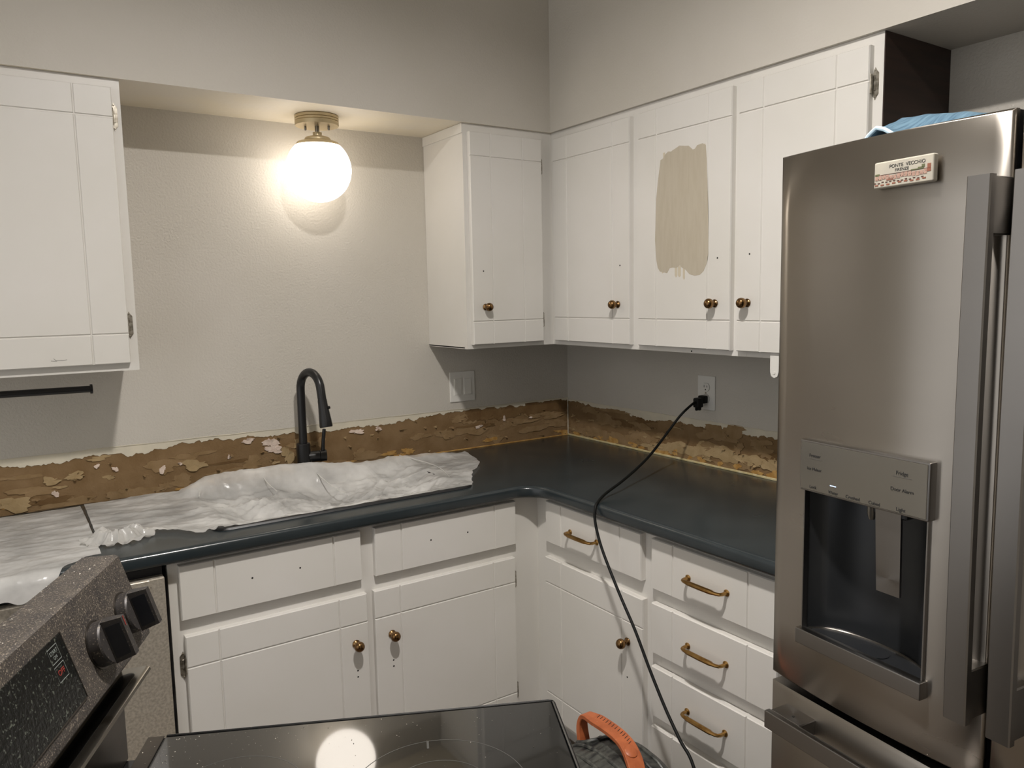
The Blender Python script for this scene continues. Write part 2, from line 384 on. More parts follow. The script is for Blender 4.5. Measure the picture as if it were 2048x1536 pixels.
# tan layer along the foot of the right wall, deep brown layer by the corner
for i in range(22):
    u = 0.03 + 1.1*(i+r.random())/22
    patch(RT, wall_right, 'torn_paper', 'paper2' if i > 8 else 'paper1', u, ZC+0.022+0.016*r.random()+0.02*(u > .6), r.uniform(.06, .13), r.uniform(.022, .044), 3000+i, th=.0014, curl=.002)
for i in range(16):
    u = 0.03 + 1.08*(i+r.random())/16
    patch(RT, wall_right, 'adhesive_patch', 'glue', u, ZC+0.010+0.012*r.random(), r.uniform(.02, .05), r.uniform(.012, .026), 3100+i, th=.0024)
for i in range(9):
    patch(BK, wall_back, 'torn_paper', 'paper3', -0.04-0.055*i, 1.040+0.01*r.random(), .11, .045, 3200+i, th=.0006)
for i, (u, z, w, h) in enumerate([(-1.30,1.035,.050,.034),(-1.295,1.012,.055,.026),(-1.38,1.052,.040,.016),(-1.84,1.028,.014,.012),(-1.79,1.012,.016,.014),(-1.655,.990,.022,.022),(-1.60,1.003,.012,.009),(-1.445,1.005,.008,.016),(-1.955,.958,.018,.018),(-0.985,1.040,.05,.018),(-0.90,1.040,.030,.012),(-0.46,1.000,.030,.012),(-0.335,1.020,.012,.020),(-0.20,1.012,.018,.006)]):
    patch(BK, wall_back, 'plaster_chip', 'plaster', u, z, w, h, 4000+i, th=.0028, curl=.003)
for i, (u, z, w, h) in enumerate([(-1.555,.992,.075,.030),(-1.90,1.006,.060,.020),(-1.965,1.000,.050,.022),(-2.07,.945,.10,.05),(-1.20,1.02,.05,.03),(-1.245,.985,.045,.05)]):
    patch(BK, wall_back, 'torn_paper', 'paper2', u, z, w, h, 4100+i, th=.0022, curl=.003)
# caulk at the wall corner and along the worktop
bm = bmesh.new(); sweep(bm, [RT(0.003+1.6*i/50, 0.0015, ZC+0.003+0.001*noise.noise((i*.7, 0, 0))) for i in range(51)], [0.0042*(1+.4*noise.noise((i*.9, 3, 0))) for i in range(51)], 6); obj('caulk_bead', bm, 'caulk', wall_right)
bm = bmesh.new(); sweep(bm, [BK(-0.75+0.745*i/30, 0.0005, ZC+0.002) for i in range(31)], [0.003*(1+.5*noise.noise((i*.9, 7, 0))) for i in range(31)], 6); obj('caulk_bead', bm, 'glue', wall_back)
bm = bmesh.new(); sweep(bm, [(-0.001, -0.001, 0.92+0.16*i/14) for i in range(15)], [0.0022*(1+.6*noise.noise((i*.8, 9, 0))) for i in range(15)], 6); obj('corner_tape', bm, 'primer', wall_back)
# soffits
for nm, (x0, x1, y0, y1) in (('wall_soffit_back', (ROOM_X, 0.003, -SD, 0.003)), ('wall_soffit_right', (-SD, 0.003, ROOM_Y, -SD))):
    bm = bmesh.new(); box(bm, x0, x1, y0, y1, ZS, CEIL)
    o = struct(obj(nm, bm, 'soffit')); o.data.materials.append(M['soffit_globe_lit'])
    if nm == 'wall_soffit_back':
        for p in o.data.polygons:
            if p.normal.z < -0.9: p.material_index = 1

# ------------------------------------------------------------------ cabinet hardware meshes (shared)
def make_knob():
    bm = bmesh.new()
    prof = [(0, 0), (.0115, 0), (.0120, .002), (.0105, .004), (.0062, .006), (.0056, .012), (.0075, .015), (.0120, .018), (.0146, .0225), (.0150, .027), (.0138, .032), (.0105, .0365), (.0055, .039), (0, .0397)]
    lathe(bm, prof, seg=28); return mesh_of('knob', bm, 'brass', True)
KNOB = make_knob()
def make_pull():
    bm = bmesh.new(); h = .064
    pts = [(-h, 0, 0), (-h, 0, .010), (-h, 0, .017), (-h+.003, 0, .0235), (-h+.010, 0, .027), (-h+.018, 0, .028)]
    R = [.0048, .0046, .0046, .0046, .0046, .0048]
    mid = [(-h+.026, 0, .028), (0, 0, .0285), (h-.026, 0, .028)]; Rm = [.0066, .0068, .0066]
    allp = pts + mid + [(-x, y, z) for x, y, z in pts[::-1]]
    sweep(bm, allp, R + Rm + R[::-1], 8, up=(0, 1, 0))
    for s in (-1, 1): lathe(bm, [(0, 0), (.0088, 0), (.0090, .0015), (.0075, .003), (.0048, .004)], Matrix.Translation((s*h, 0, 0)), 16)
    return mesh_of('pull_handle', bm, 'pullbrass', True, angle=30)
PULL = make_pull()
def make_hinge():
    bm = bmesh.new()   # local: x away from the door edge, y along, z out of the face
    P = [(.000, -.020), (.0025, -.030), (.0055, -.0375), (.0095, -.030), (.0140, -.024), (.0140, .024), (.0095, .030), (.0055, .0375), (.0025, .030), (.000, .020)]
    prism(bm, P, lambda p, t: (p[0], p[1], t), 0, .0022)
    box(bm, .0035, .0085, -.016, .010, .0022, .0040, .0006)
    for zz in (-.031, .031): lathe(bm, [(0, .0022), (.0026, .0022), (.0022, .0034), (0, .0038)], Matrix.Translation((.0055, zz, 0)), 10)
    sweep(bm, [(-.0008, -.022, .010), (-.0008, .022, .010)], .0042, 12)
    box(bm, -.0045, -.0005, -.020, .020, -.001, .014, .0008)
    return mesh_of('hinge', bm, 'nickel', True, angle=25)
HINGE = make_hinge()
def make_hole():
    bm = bmesh.new(); cyl(bm, (0, 0, -.002), .0026, .0023, seg=12); return mesh_of('screw_hole', bm, 'hole')
HOLE = make_hole()
ROT = {0: Matrix.Rotation(math.pi/2, 4, 'X'),                                              # back wall: local z -> -y, x -> x
       1: Matrix.Rotation(-math.pi/2, 4, 'Z') @ Matrix.Rotation(math.pi/2, 4, 'X')}        # right wall: local z -> -x, x -> -y
def fit(name, me, parent, F, u, d, z, flip=False, spin=0.0):
    o = link(name, me, parent)
    Rm = ROT[0 if F is BK else 1]
    if flip: Rm = Rm @ Matrix.Rotation(math.pi, 4, 'Z')
    if spin: Rm = Rm @ Matrix.Rotation(spin, 4, 'Z')
    o.matrix_basis = Matrix.Translation(F(u, d, z)) @ Rm
    return o
def panel(F, name, parent, u0, u1, z0, z1, d0, vg=(), hg=(), t=.019, gw=.0034, m='white'):
    """a slab front with V-grooves; cells stand proud of the groove floor"""
    bm = bmesh.new(); g = .0034
    fbox(bm, F, u0, u1, d0, d0+t-g, z0, z1)
    us = [u0] + sorted(vg) + [u1]; zs = [z0] + sorted(hg) + [z1]
    for i in range(len(us)-1):
        for j in range(len(zs)-1):
            a = us[i] + (0 if i == 0 else gw*.35); b = us[i+1] - (0 if i == len(us)-2 else gw*.35)
            c = zs[j] + (0 if j == 0 else gw*.35); e = zs[j+1] - (0 if j == len(zs)-2 else gw*.35)
            q = .0034; base = [(a, c), (b, c), (b, e), (a, e)]
            top = [(a+q*.6, c+q*.6), (b-q*.6, c+q*.6), (b-q*.6, e-q*.6), (a+q*.6, e-q*.6)]
            B = [bm.verts.new(F(x, d0+t-g-.0002, z)) for x, z in base]; Tt = [bm.verts.new(F(x, d0+t, z)) for x, z in top]
            for k in range(4): bm.faces.new((B[k], B[(k+1) % 4], Tt[(k+1) % 4], Tt[k]))
            bm.faces.new(Tt)
    return obj(name, bm, m, parent)
def frame(F, parent, u0, u1, z0, z1, d, stiles, rails, t=.019):
    """face frame: stiles (u ranges) and rails (z ranges)"""
    bm = bmesh.new()
    for a, b in stiles: fbox(bm, F, a, b, d-t, d, z0, z1)
    for a, b in rails: fbox(bm, F, u0+.0006, u1-.0006, d-t, d-.0003, a+.0003, b-.0003)
    return obj('face_frame', bm, 'white', parent)

# ------------------------------------------------------------------ upper cabinets
UD0 = D + .0002                 # back of the overlay doors
UT = .019
def upper_hinges(door, F, u, side, zs):
    for z in zs: fit('hinge', HINGE, door, F, u, D+.0003, z, flip=(side < 0))
G1, G2 = 1.443, 2.015           # groove heights
# left cabinet
t = thing('wall_cabinet', 'white grooved wall cabinet left of the globe light, cut off by the left edge', 'cabinet', (-2.05, -D/2, ZB))
bm = bmesh.new(); box(bm, -2.36, -1.7412, -D+.0185, -.001, ZB+.002, ZS-.001); obj('body', bm, 'white', t)
frame(BK, t, -2.36, -1.741, ZB, ZS-.0005, D, [(-2.36, -2.32), (-1.785, -1.741)], [(ZB, ZB+.04), (ZS-.05, ZS-.0005)])
d = panel(BK, 'door', t, -2.335, -1.764, 1.362, 2.098, UD0, (-2.245, -1.855), (G1, 2.020))
upper_hinges(d, BK, -1.7642, 1, (2.025, 1.466))
bm = bmesh.new(); rr = random.Random(2)
for a, b, z0_, z1_ in ((-1.948, -1.942, 1.385, 1.379), (-1.944, -1.925, 1.380, 1.378), (-1.925, -1.917, 1.379, 1.380), (-1.954, -1.940, 1.379, 1.377)):
    P = [BK(a, UD0+UT+.0001, z0_), BK(b, UD0+UT+.0001, z1_)]; sweep(bm, P, .0005, 5)
obj('scuff_mark', bm, 'print_grey', d)
# corner cabinet on the back wall
t = thing('wall_cabinet', 'narrow white one-door wall cabinet right of the globe light, brightly lit end panel', 'cabinet', (-.5, -D/2, ZB))
bm = bmesh.new(); box(bm, -.6745, -.002, -D+.0185, -.001, ZB+.002, ZS-.001); obj('body', bm, 'white', t)
bm = bmesh.new(); box(bm, -.6745, -.295, -D+.0005, -.001, ZB+.0001, ZB+.006); obj('bottom_panel', bm, 'white', t)
frame(BK, t, -.675, -D, ZB, ZS-.0005, D, [(-.675, -.640), (-.372, -D)], [(ZB, ZB+.04), (ZS-.05, ZS-.0005)])
bm = bmesh.new(); box(bm, -.6785, -.6746, -D, -.001, ZS-.034, ZS-.001, .001); obj('top_trim', bm, 'white', t)
d = panel(BK, 'door', t, -.658, -.351, 1.356, 2.094, UD0, (-.574, -.438), (1.438, 2.012))
upper_hinges(d, BK, -.3508, 1, (2.000, 1.436)); fit('knob', KNOB, d, BK, -.608, UD0+UT, 1.489); fit('screw_hole', HOLE, d, BK, -.613, UD0+UT, 1.616)
# right run
t = thing('wall_cabinet', 'long white three-door wall cabinet on the right wall, dark end panel above the fridge', 'cabinet', (-D/2, -.95, ZB))
bm = bmesh.new(); fbox(bm, RT, D, 1.594, .001, D-.0185, ZB+.002, ZS-.001); obj('body', bm, 'white', t)
frame(RT, t, D, 1.596, ZB, ZS-.0005, D, [(D, .345), (.715, .805), (1.14, 1.21), (1.555, 1.596)], [(ZB, ZB+.04), (ZS-.05, ZS-.0005)])
bm = bmesh.new(); fbox(bm, RT, 1.5942, 1.5985, .001, D-.0005, ZB, ZS-.001); obj('end_panel', bm, 'darkwood', t)['label'] = 'dark brown unpainted end panel'
fit('screw_hole', HOLE, t, RT, 1.0, D, ZB+.006)
for (u0, u1, hinge_u, side, ku, hu, hz, kz) in ((.325, .741, .3248, -1, .684, .695, 1.621, 1.491), (.782, 1.163, .7818, -1, 1.108, 1.116, 1.624, 1.493), (1.187, 1.571, 1.5712, 1, 1.226, 1.231, 1.629, 1.494)):
    d = panel(RT, 'door', t, u0, u1, 1.357, 2.096, UD0, (u0+.083, u1-.085), (G1, 2.014))
    upper_hinges(d, RT, hinge_u, side, (2.008, 1.448)); fit('knob', KNOB, d, RT, ku, UD0+UT, kz); fit('screw_hole', HOLE, d, RT, hu, UD0+UT, hz)
    if u0 == .782:
        d['label'] = 'door with a beige paint test patch'
        SW = [(.882,1.921),(.872,1.870),(.865,1.817),(.863,1.693),(.865,1.630),(.872,1.608),(.883,1.595),(.900,1.590),(.916,1.589),(.926,1.600),(.937,1.606),(.952,1.604),(.968,1.612),(.978,1.600),(.993,1.597),(1.006,1.579),(1.030,1.573),(1.050,1.577),(1.065,1.586),(1.074,1.605),(1.080,1.640),(1.081,1.735),(1.079,1.80),(1.076,1.850),(1.074,1.91),(1.069,1.952),(1.055,1.958),(1.036,1.956),(1.026,1.950),(1.016,1.949),(1.000,1.958),(.990,1.960),(.965,1.966),(.945,1.962),(.938,1.955),(.931,1.953),(.915,1.954),(.903,1.949),(.896,1.938),(.886,1.934)]
        rr = random.Random(5); bm = bmesh.new()
        SW2 = [(a+rr.uniform(-.002, .002), b+rr.uniform(-.003, .003)) for a, b in SW]
        f = [bm.verts.new(RT(a, UD0+UT+.0006, b)) for a, b in SW2]; k = [bm.verts.new(RT(a, UD0+UT-.0003, b)) for a, b in SW2]
        bm.faces.new(f)
        for i in range(len(f)): bm.faces.new((f[i], f[(i+1) % len(f)], k[(i+1) % len(f)], k[i]))
        bmesh.ops.triangulate(bm, faces=[q for q in bm.faces if len(q.verts) > 4])
        obj('paint_swatch', bm, 'swatch', d)
        # thin dragged brush ends
        for a, b, w, h in ((.952, 1.588, .010, .030), (.966, 1.590, .012, .034), (.985, 1.582, .008, .034), (.900, 1.945, .008, .022), (1.062, 1.94, .010, .03), (1.058, 1.60, .012, .03), (.895, 1.60, .012, .026)):
            P = [(a-w/2, b+h/2), (a-w/2, b-h/2+.006), (a, b-h/2), (a+w/2, b-h/2+.004), (a+w/2, b+h/2)]
            bm = bmesh.new(); prism(bm, P, lambda p, tt: RT(p[0], tt, p[1]), UD0+UT-.0002, UD0+UT+.0004+.0001*w*50)
            obj('brush_drag', bm, 'swatch_thin', d)
# ------------------------------------------------------------------ base cabinets
BT = .0195
t = thing('base_cabinet', 'white sink base cabinet with two doors and two drawer fronts under the plastic sheeting', 'cabinet', (-1.2, -BF/2, 0))
bm = bmesh.new(); box(bm, -1.753, -1.605, -BF+.0185, -.003, .10, .874); box(bm, -.825, -.61, -BF+.0185, -.003, .10, .874); box(bm, -1.605, -.825, -BF+.0185, -.003, .10, .64)
box(bm, -1.753, -.61, -BF+.075, -BF+.095, 0, .10); obj('body', bm, 'white', t)
frame(BK, t, -1.7546, -BF, .10, .8755, BF, [(-1.7546, -1.700), (-1.255, -1.185), (-.725, -BF)], [(.10, .14), (.665, .73), (.845, .8755)])
for u0, u1 in ((-1.731, -1.240), (-1.197, -.701)):
    d = panel(BK, 'drawer_front', t, u0, u1, .716, .861, BF+.0002, (u0+.086, u1-.082), (), BT)
    c = (u0+u1)/2
    for s in (-.065, .065): fit('screw_hole', HOLE, d, BK, c+s, BF+BT+.0002, .791)
for u0, u1, ku, hu, side in ((-1.726, -1.228, -1.268, -1.726, -1), (-1.205, -.706, -1.154, -.7058, 1)):
    d = panel(BK, 'door', t, u0, u1, .125, .672, BF+.0002, (u0+.083, u1-.085), (.206, .588), BT)
    fit('knob', KNOB, d, BK, ku, BF+BT+.0002, .530)
    for z in (.447, .428): fit('screw_hole', HOLE, d, BK, ku+.002, BF+BT+.0002, z)
    for z in (.592, .205): fit('hinge', HINGE, d, BK, hu, BF+.0003, z, flip=(side < 0))
t = thing('base_cabinet', 'white corner base cabinet with one drawer above one door, right of the inside corner', 'cabinet', (-BF/2, -.87, 0))
bm = bmesh.new(); fbox(bm, RT, .61, 1.143, .003, BF-.0185, .10, .874); fbox(bm, RT, .61, 1.143, BF-.095, BF-.075, 0, .10); obj('body', bm, 'white', t)
frame(RT, t, BF, 1.144, .10, .8755, BF, [(BF, .69), (1.10, 1.144)], [(.10, .14), (.665, .73), (.845, .8755)])
d = panel(RT, 'drawer_front', t, .673, 1.122, .724, .860, BF+.0002, (.755, 1.035), (), BT); fit('pull_handle', PULL, d, RT, .868, BF+BT+.0002, .787)
d = panel(RT, 'door', t, .667, 1.130, .125, .672, BF+.0002, (.752, 1.042), (.206, .587), BT)
fit('knob', KNOB, d, RT, 1.068, BF+BT+.0002, .527); fit('screw_hole', HOLE, d, RT, 1.066, BF+BT+.0002, .418)
for z in (.588, .206): fit('hinge', HINGE, d, RT, .6668, BF+.0003, z, flip=True)
t = thing('base_cabinet', 'white base cabinet with a stack of drawers and brass pulls beside the fridge', 'cabinet', (-BF/2, -1.37, 0))
bm = bmesh.new(); fbox(bm, RT, 1.1442, 1.598, .003, BF-.0185, .10, .874); fbox(bm, RT, 1.1442, 1.598, BF-.095, BF-.075, 0, .10); obj('body', bm, 'white', t)
frame(RT, t, 1.1442, 1.598, .10, .8755, BF, [(1.1442, 1.185), (1.56, 1.598)], [(.10, .14), (.295, .36), (.48, .545), (.665, .73), (.845, .8755)])
for z0, z1, pz in ((.717, .859, .787), (.533, .676, .602), (.348, .493, .420), (.150, .317, .235)):
    d = panel(RT, 'drawer_front', t, 1.164, 1.580, z0, z1, BF+.0002, (1.245, 1.493), (), BT)
    fit('pull_handle', PULL, d, RT, 1.365, BF+BT+.0002, pz)

# ------------------------------------------------------------------ worktop with sink cut-out
def worktop():
    bm = bmesh.new(); X0, Y1, r, n = -2.45, -1.602, .085, 12
    HX0, HX1, HY0, HY1 = -1.600, -.845, -.545, -.130
    prof = [(.016, ZC), (.008, ZC-.0012), (.0025, ZC-.005), (0, ZC-.011), (0, ZC-.027), (.003, ZC-.034), (.010, ZC-.038)]
    def path(o):
        P = [(X0, -CD+o), (HX0, -CD+o), (HX1, -CD+o)]
        for i in range(n+1):
            a = math.pi/2 * (1 - i/n); c = -CD-r
            P.append((c+(r+o)*math.cos(a), c+(r+o)*math.sin(a)))
        P.append((-CD+o, Y1)); return P
    # wall side points
    W = [(X0, -.001), (HX0, -.001), (HX1, -.001)]
    for i in range(n+1):
        tt = i/n
        W.append(((-CD-r)*(1-2*tt) - .001, -.001) if tt <= .5 else (-.001, (-CD-r)*(2*tt-1) - .001))
    W.append((-.001, Y1))
    rings = [[bm.verts.new((x, y, z)) for x, y in path(o)] for o, z in prof]
    for A, B in zip(rings, rings[1:]):
        for i in range(len(A)-1): bm.faces.new((A[i], A[i+1], B[i+1], B[i]))
    wt = [bm.verts.new((x, y, ZC)) for x, y in W]; wb = [bm.verts.new((x, y, ZC-.038)) for x, y in W]
    T, B = rings[0], rings[-1]
    hv = {}
    for nm, (x, y) in dict(a=(HX0, HY0), b=(HX1, HY0), c=(HX1, HY1), d=(HX0, HY1)).items():
        hv[nm] = (bm.verts.new((x, y, ZC)), bm.verts.new((x, y, ZC-.038)))
    for lvl, Rg, Wl in ((0, T, wt), (1, B, wb)):
        for i in range(len(W)-1):
            if i == 1:
                a, b, c, d = (hv[k][lvl] for k in 'abcd')
                bm.faces.new((Rg[1], Rg[2], b, a)); bm.faces.new((d, c, Wl[2], Wl[1]))
            elif i == 0:
                bm.faces.new((Rg[0], Rg[1], hv['a'][lvl], hv['d'][lvl], Wl[1], Wl[0]))
            elif i == 2:
                bm.faces.new((Rg[2], Rg[3], Wl[3], Wl[2], hv['c'][lvl], hv['b'][lvl]))
            else: bm.faces.new((Rg[i], Rg[i+1], Wl[i+1], Wl[i]))
    for p, q in ('ab', 'bc', 'cd', 'da'): bm.faces.new((hv[p][0], hv[q][0], hv[q][1], hv[p][1]))
    bm.faces.new([rg[0] for rg in rings] + [wb[0], wt[0]]); bm.faces.new([rg[-1] for rg in rings] + [wb[-1], wt[-1]])
    for i in range(len(W)-1): bm.faces.new((wt[i], wt[i+1], wb[i+1], wb[i]))
    return tag(obj('worktop', bm, 'counter', smooth=True, angle=40), 'dark slate L-shaped worktop with a rounded front edge', 'worktop')
worktop()
# sink
s = thing('sink', 'black drop-in sink hidden under the plastic sheeting, one corner showing', 'sink', (-1.22, -.32, .70))
bm = bmesh.new()
def loop(x0, x1, y0, y1, z, r=.03):
    P = []
    for cx_, cy_, a0 in ((x1-r, y1-r, 0), (x0+r, y1-r, 90), (x0+r, y0+r, 180), (x1-r, y0+r, 270)):
        for k in range(5):
            a = math.radians(a0+22.5*k); P.append(bm.verts.new((cx_+r*math.cos(a), cy_+r*math.sin(a), z)))
    return P
L = [loop(-1.625, -.812, -.560, -.108, ZC+.0008, .04), loop(-1.622, -.815, -.557, -.111, ZC+.006, .04), loop(-1.598, -.847, -.543, -.135, ZC+.006, .04), loop(-1.585, -.860, -.530, -.150, ZC-.02, .05), loop(-1.575, -.870, -.520, -.160, ZC-.19, .05), loop(-1.50, -.95, -.44, -.22, ZC-.20, .05)]
for A, B in zip(L, L[1:]):
    for i in range(len(A)): bm.faces.new((A[i], A[(i+1) % len(A)], B[(i+1) % len(A)], B[i]))
bm.faces.new(L[-1]); obj('basin', bm, 'sinkm', s, smooth=True, angle=50)
# faucet
FX, FY = -1.213, -.072
t = thing('kitchen_faucet', 'matte black gooseneck pull-down faucet behind the covered sink', 'faucet', (FX, FY, ZC))
bm = bmesh.new(); lathe(bm, [(0, ZC), (.027, ZC), (.027, ZC+.004), (.0235, ZC+.007), (.0235, 1.030), (.0222, 1.034), (.017, 1.034), (0, 1.034)], Matrix.Translation((FX, FY, 0)), 32); obj('base_column', bm, 'black', t, True, 30)
tip = Vector((-1.180, -.215, 1.105)); dirv = (Vector((tip.x, tip.y, 0)) - Vector((FX, FY, 0))); hl = dirv.length; dirv.normalize()
bm = bmesh.new(); R_ = .062; pts = [Vector((FX, FY, 1.03)), Vector((FX, FY, 1.12)), Vector((FX, FY, 1.20))]
zc_ = 1.222
for k in range(0, 15):
    a = math.pi*k/14*0.90
    pts.append(Vector((FX, FY, zc_)) + dirv*(R_*(1-math.cos(a))) + Vector((0, 0, R_*math.sin(a))))
endp = pts[-1]; pts.append(endp + (tip-endp)*0.35)
sweep(bm, pts, .0142, 16); obj('gooseneck', bm, 'black', t, True, 60)
bm = bmesh.new(); a = pts[-1]; ax = (tip-a).normalized()
sweep(bm, [a-ax*.002, a+ax*.012, a+(tip-a)*.35, a+(tip-a)*.7, tip-ax*.004, tip], [.0150, .0155, .0170, .0200, .0215, .0200], 20); sp = obj('spray_head', bm, 'black', t, True, 40)
bm = bmesh.new(); q = a+(tip-a)*.32; side = Vector((.75, -.55, .25)).normalized()
sweep(bm, [q+side*.012, q+side*.0225], [.006, .0045], 10); obj('spray_button', bm, 'rubber', sp, True)
bm = bmesh.new(); hz = .985
sweep(bm, [(FX+.015, FY-.004, hz), (FX+.052, FY-.010, hz)], .0185, 24); sweep(bm, [(FX+.0535, FY-.0102, hz), (FX+.075, FY-.014, hz)], .0195, 24); obj('valve_body', bm, 'black', t, True, 40)
bm = bmesh.new(); sweep(bm, [(FX+.064, FY-.012, hz+.010), (FX+.066, FY-.014, hz+.05), (FX+.071, FY-.016, hz+.092), (FX+.0712, FY-.016, hz+.094)], [.0068, .0062, .0062, .004], 12); obj('lever', bm, 'black', t, True, 40)

# ------------------------------------------------------------------ plastic sheeting
def ridge(x, y, s, seed):
    return 1 - abs(noise.noise((x*s, y*s*1.4, seed)))*2
SB = [(-1.90,.9195),(-1.70,.924),(-1.63,.930),(-1.60,.945),(-1.55,.969),(-1.44,.975),(-1.29,.975),(-1.18,.966),(-1.04,.944),(-.88,.948),(-.70,.936),(-.57,.922)]
SF = [(-1.92,-.49),(-1.90,-.49),(-1.85,-.44),(-1.77,-.462),(-1.71,-.50),(-1.665,-.567),(-1.61,-.564),(-1.57,-.555),(-1.39,-.555),(-.82,-.555)]
def sheet_over_sink():
    bm = bmesh.new(); nu, nv = 190, 80; G = []
    for i in range(nu+1):
        u = i/nu; row = []
        xb = -1.886 + (1.886-.585)*u; xf = -1.892 + (1.892-.825)*u
        zb = interp(SB, xb); yf = interp(SF, xf)
        for j in range(nv+1):
            v = j/nv
            x = xb + (xf-xb)*v**1.1; yb = -.035 - .072*max(0, min(1, (xb+1.70)/.10)); y = yb + (yf-yb)*v
            # rear lip leans forward, then falls onto the deck or into the bowl
            k = max(0.0, 1 - v/.16); z = ZC+.0055 + (zb-ZC-.0055)*k*k*(3-2*k)*1.0
            inx = max(0, min(1, (x+1.585)/.10))*max(0, min(1, (-.850-x)/.10))
            iny = max(0, min(1, (-.135-y)/.10))*max(0, min(1, (y+.535)/.07))
            dip = inx*iny; z -= .060*dip*(0.7+.5*noise.noise((x*5, y*6, 1.5)))
            amp = .0030 + .014*dip + .004*(x > -1.62)
            r_ = ridge(x+.5*y, y, 6, 2.2)**2*1.0 + .6*ridge(x-.8*y, y, 11, 7.1)**3 + .35*ridge(x+.3*y, y, 24, 3.3)**5 + .3*ridge(x-y, y*.6, 16, 5.3)**7
            z += amp*r_*.7 + .0012*noise.noise((x*60, y*60, 0))
            z += .016*max(0, 1-abs((y+.30-.10*(x+1.45))/.030))*max(0, 1-abs(x+1.50)/.17)       # bunched fold at the left of the bowl
            if x < -1.62: z += .004*max(0, math.sin((y+.02*math.sin(x*14))*72))*max(0, 1-abs(v-.55)/.5)
            if v > .93 and x < -1.60: z += .006*noise.noise((x*60, 4, 0))+.004
            if not dip: z = max(z, ZC+.0018 if not (-1.63 < x < -.81 and -.565 < y < -.07) else ZC+.0085)
            if j == nv: y += .006*noise.noise((x*70, 8, 0))*(1 if x < -1.6 else .25)
            x += (u**8)*(.040*math.exp(-((y+.27)/.10)**2) + .012*noise.noise((y*22, 2, 0)))
            row.append(bm.verts.new((x, y, z)))
        G.append(row)
    for i in range(nu):
        for j in range(nv): bm.faces.new((G[i][j], G[i][j+1], G[i+1][j+1], G[i+1][j]))
    return bm
t = thing('plastic_sheet', 'crumpled translucent white plastic sheet draped over the sink in front of the faucet', 'plastic sheet', (-1.25, -.3, ZC))
obj('film', sheet_over_sink(), 'sheet', t, True, 180, recalc=False)
# thin bright fold lines of the film
for P in ([(-1.375,-.10,.968),(-1.372,-.17,.94),(-1.365,-.25,.925)], [(-1.19,-.075,.968),(-1.195,-.15,.94),(-1.185,-.26,.915),(-1.165,-.36,.90)], [(-.86,-.09,.948),(-.80,-.20,.930),(-.80,-.30,.926),(-.835,-.42,.926)], [(-1.56,-.10,.950),(-1.585,-.18,.928)]):
    bm = bmesh.new(); sweep(bm, catmull([(x, y, z) for x, y, z in P], 5), .0016, 6); obj('fold_crease', bm, 'sheet', t, True)
bm = bmesh.new(); na, nr = 72, 10; G = []     # gathered, pleated end of the film
for i in range(na+1):
    a = math.radians(-205 + 235*i/na); row = []
    for j in range(nr+1):
        q = j/nr; rad = .012 + q*(.058 + .010*noise.noise((i*.23, 1, 0)))
        z = ZC + .016 + .022*math.sin(min(1, q*1.5)*math.pi)*.8 + .006*q*math.sin(i*.60+1.6*math.sin(i*.21)) + .009*noise.noise((i*.22, j*.5, 2)) + .004*noise.noise((i*.9, j*.9, 5)) - .012*q
        row.append(bm.verts.new((-1.842 + rad*1.25*math.cos(a), -.452 + rad*1.1*math.sin(a), max(ZC+.003, z))))
    G.append(row)
for i in range(na):
    for j in range(nr): bm.faces.new((G[i][j], G[i][j+1], G[i+1][j+1], G[i+1][j]))
bmesh.ops.solidify(bm, geom=bm.faces[:], thickness=.0012)
obj('gathered_end', bm, 'sheet', t, True, 60)
def sheet_left():
    bm = bmesh.new(); nu, nv = 90, 80; G = []
    for i in range(nu+1):
        x = -2.42 + (2.42-1.896)*i/nu; row = []
        for j in range(nv+1):
            v = j/nv; s_ = v*(.545 + .12*max(0, min(1, (-1.93-x)/.09)) + .02*noise.noise((x*22, 1, 0)))
            y = -.030 - s_; z = ZC + .0022 + .004*max(0, noise.noise((x*5, y*38, 3))) + .0025*abs(noise.noise((x*18, y*30, 9)))
            if y < -.632:
                q = -.632-y; y = -.632 - min(q, .022) - max(0, q-.022)*.2; z -= max(0, q-.006)*.9
            z += .012*max(0, 1-abs(x+1.885)/.02)*max(0, 1-abs(y+.2)/.25)
            row.append(bm.verts.new((x, y, z)))
        G.append(row)
    for i in range(nu):
        for j in range(nv): bm.faces.new((G[i][j], G[i][j+1], G[i+1][j+1], G[i+1][j]))
    return bm
t = thing('plastic_sheet', 'wrinkled white plastic sheet hanging over the worktop edge behind the stove', 'plastic sheet', (-2.1, -.3, ZC))
obj('film', sheet_left(), 'sheet', t, True, 180, recalc=False)
# ------------------------------------------------------------------ globe light
LX, LY = -1.140, -.148
t = thing('flush_mount_light', 'lit opal globe ceiling light with champagne canopy under the soffit', 'light', (LX, LY, ZS))
T = Matrix.Translation((LX, LY, 0))
bm = bmesh.new(); lathe(bm, [(0, ZS-.0002), (.068, ZS-.0002), (.0705, ZS-.003), (.0705, ZS-.010), (.068, ZS-.0115), (.0705, ZS-.013), (.0705, ZS-.018), (.0685, ZS-.0195), (.0705, ZS-.021), (.0705, ZS-.030), (.069, ZS-.033), (0, ZS-.033)], T, 48); obj('canopy', bm, 'fixture', t, True, 30)
for a in (2.6, 5.75):
    bm = bmesh.new(); q = (LX+.038*math.cos(a), LY+.038*math.sin(a), 0); lathe(bm, [(0, ZS-.033), (.004, ZS-.033), (.004, ZS-.042), (.0028, ZS-.046), (0, ZS-.0465)], Matrix.Translation(q), 12); obj('canopy_nut', bm, 'rod', t, True, 30)
bm = bmesh.new(); cyl(bm, (LX, LY, ZS-.062), .0072, .030, seg=16); obj('stem', bm, 'rod', t, True, 40)
GZ, GR = 1.952, .1055
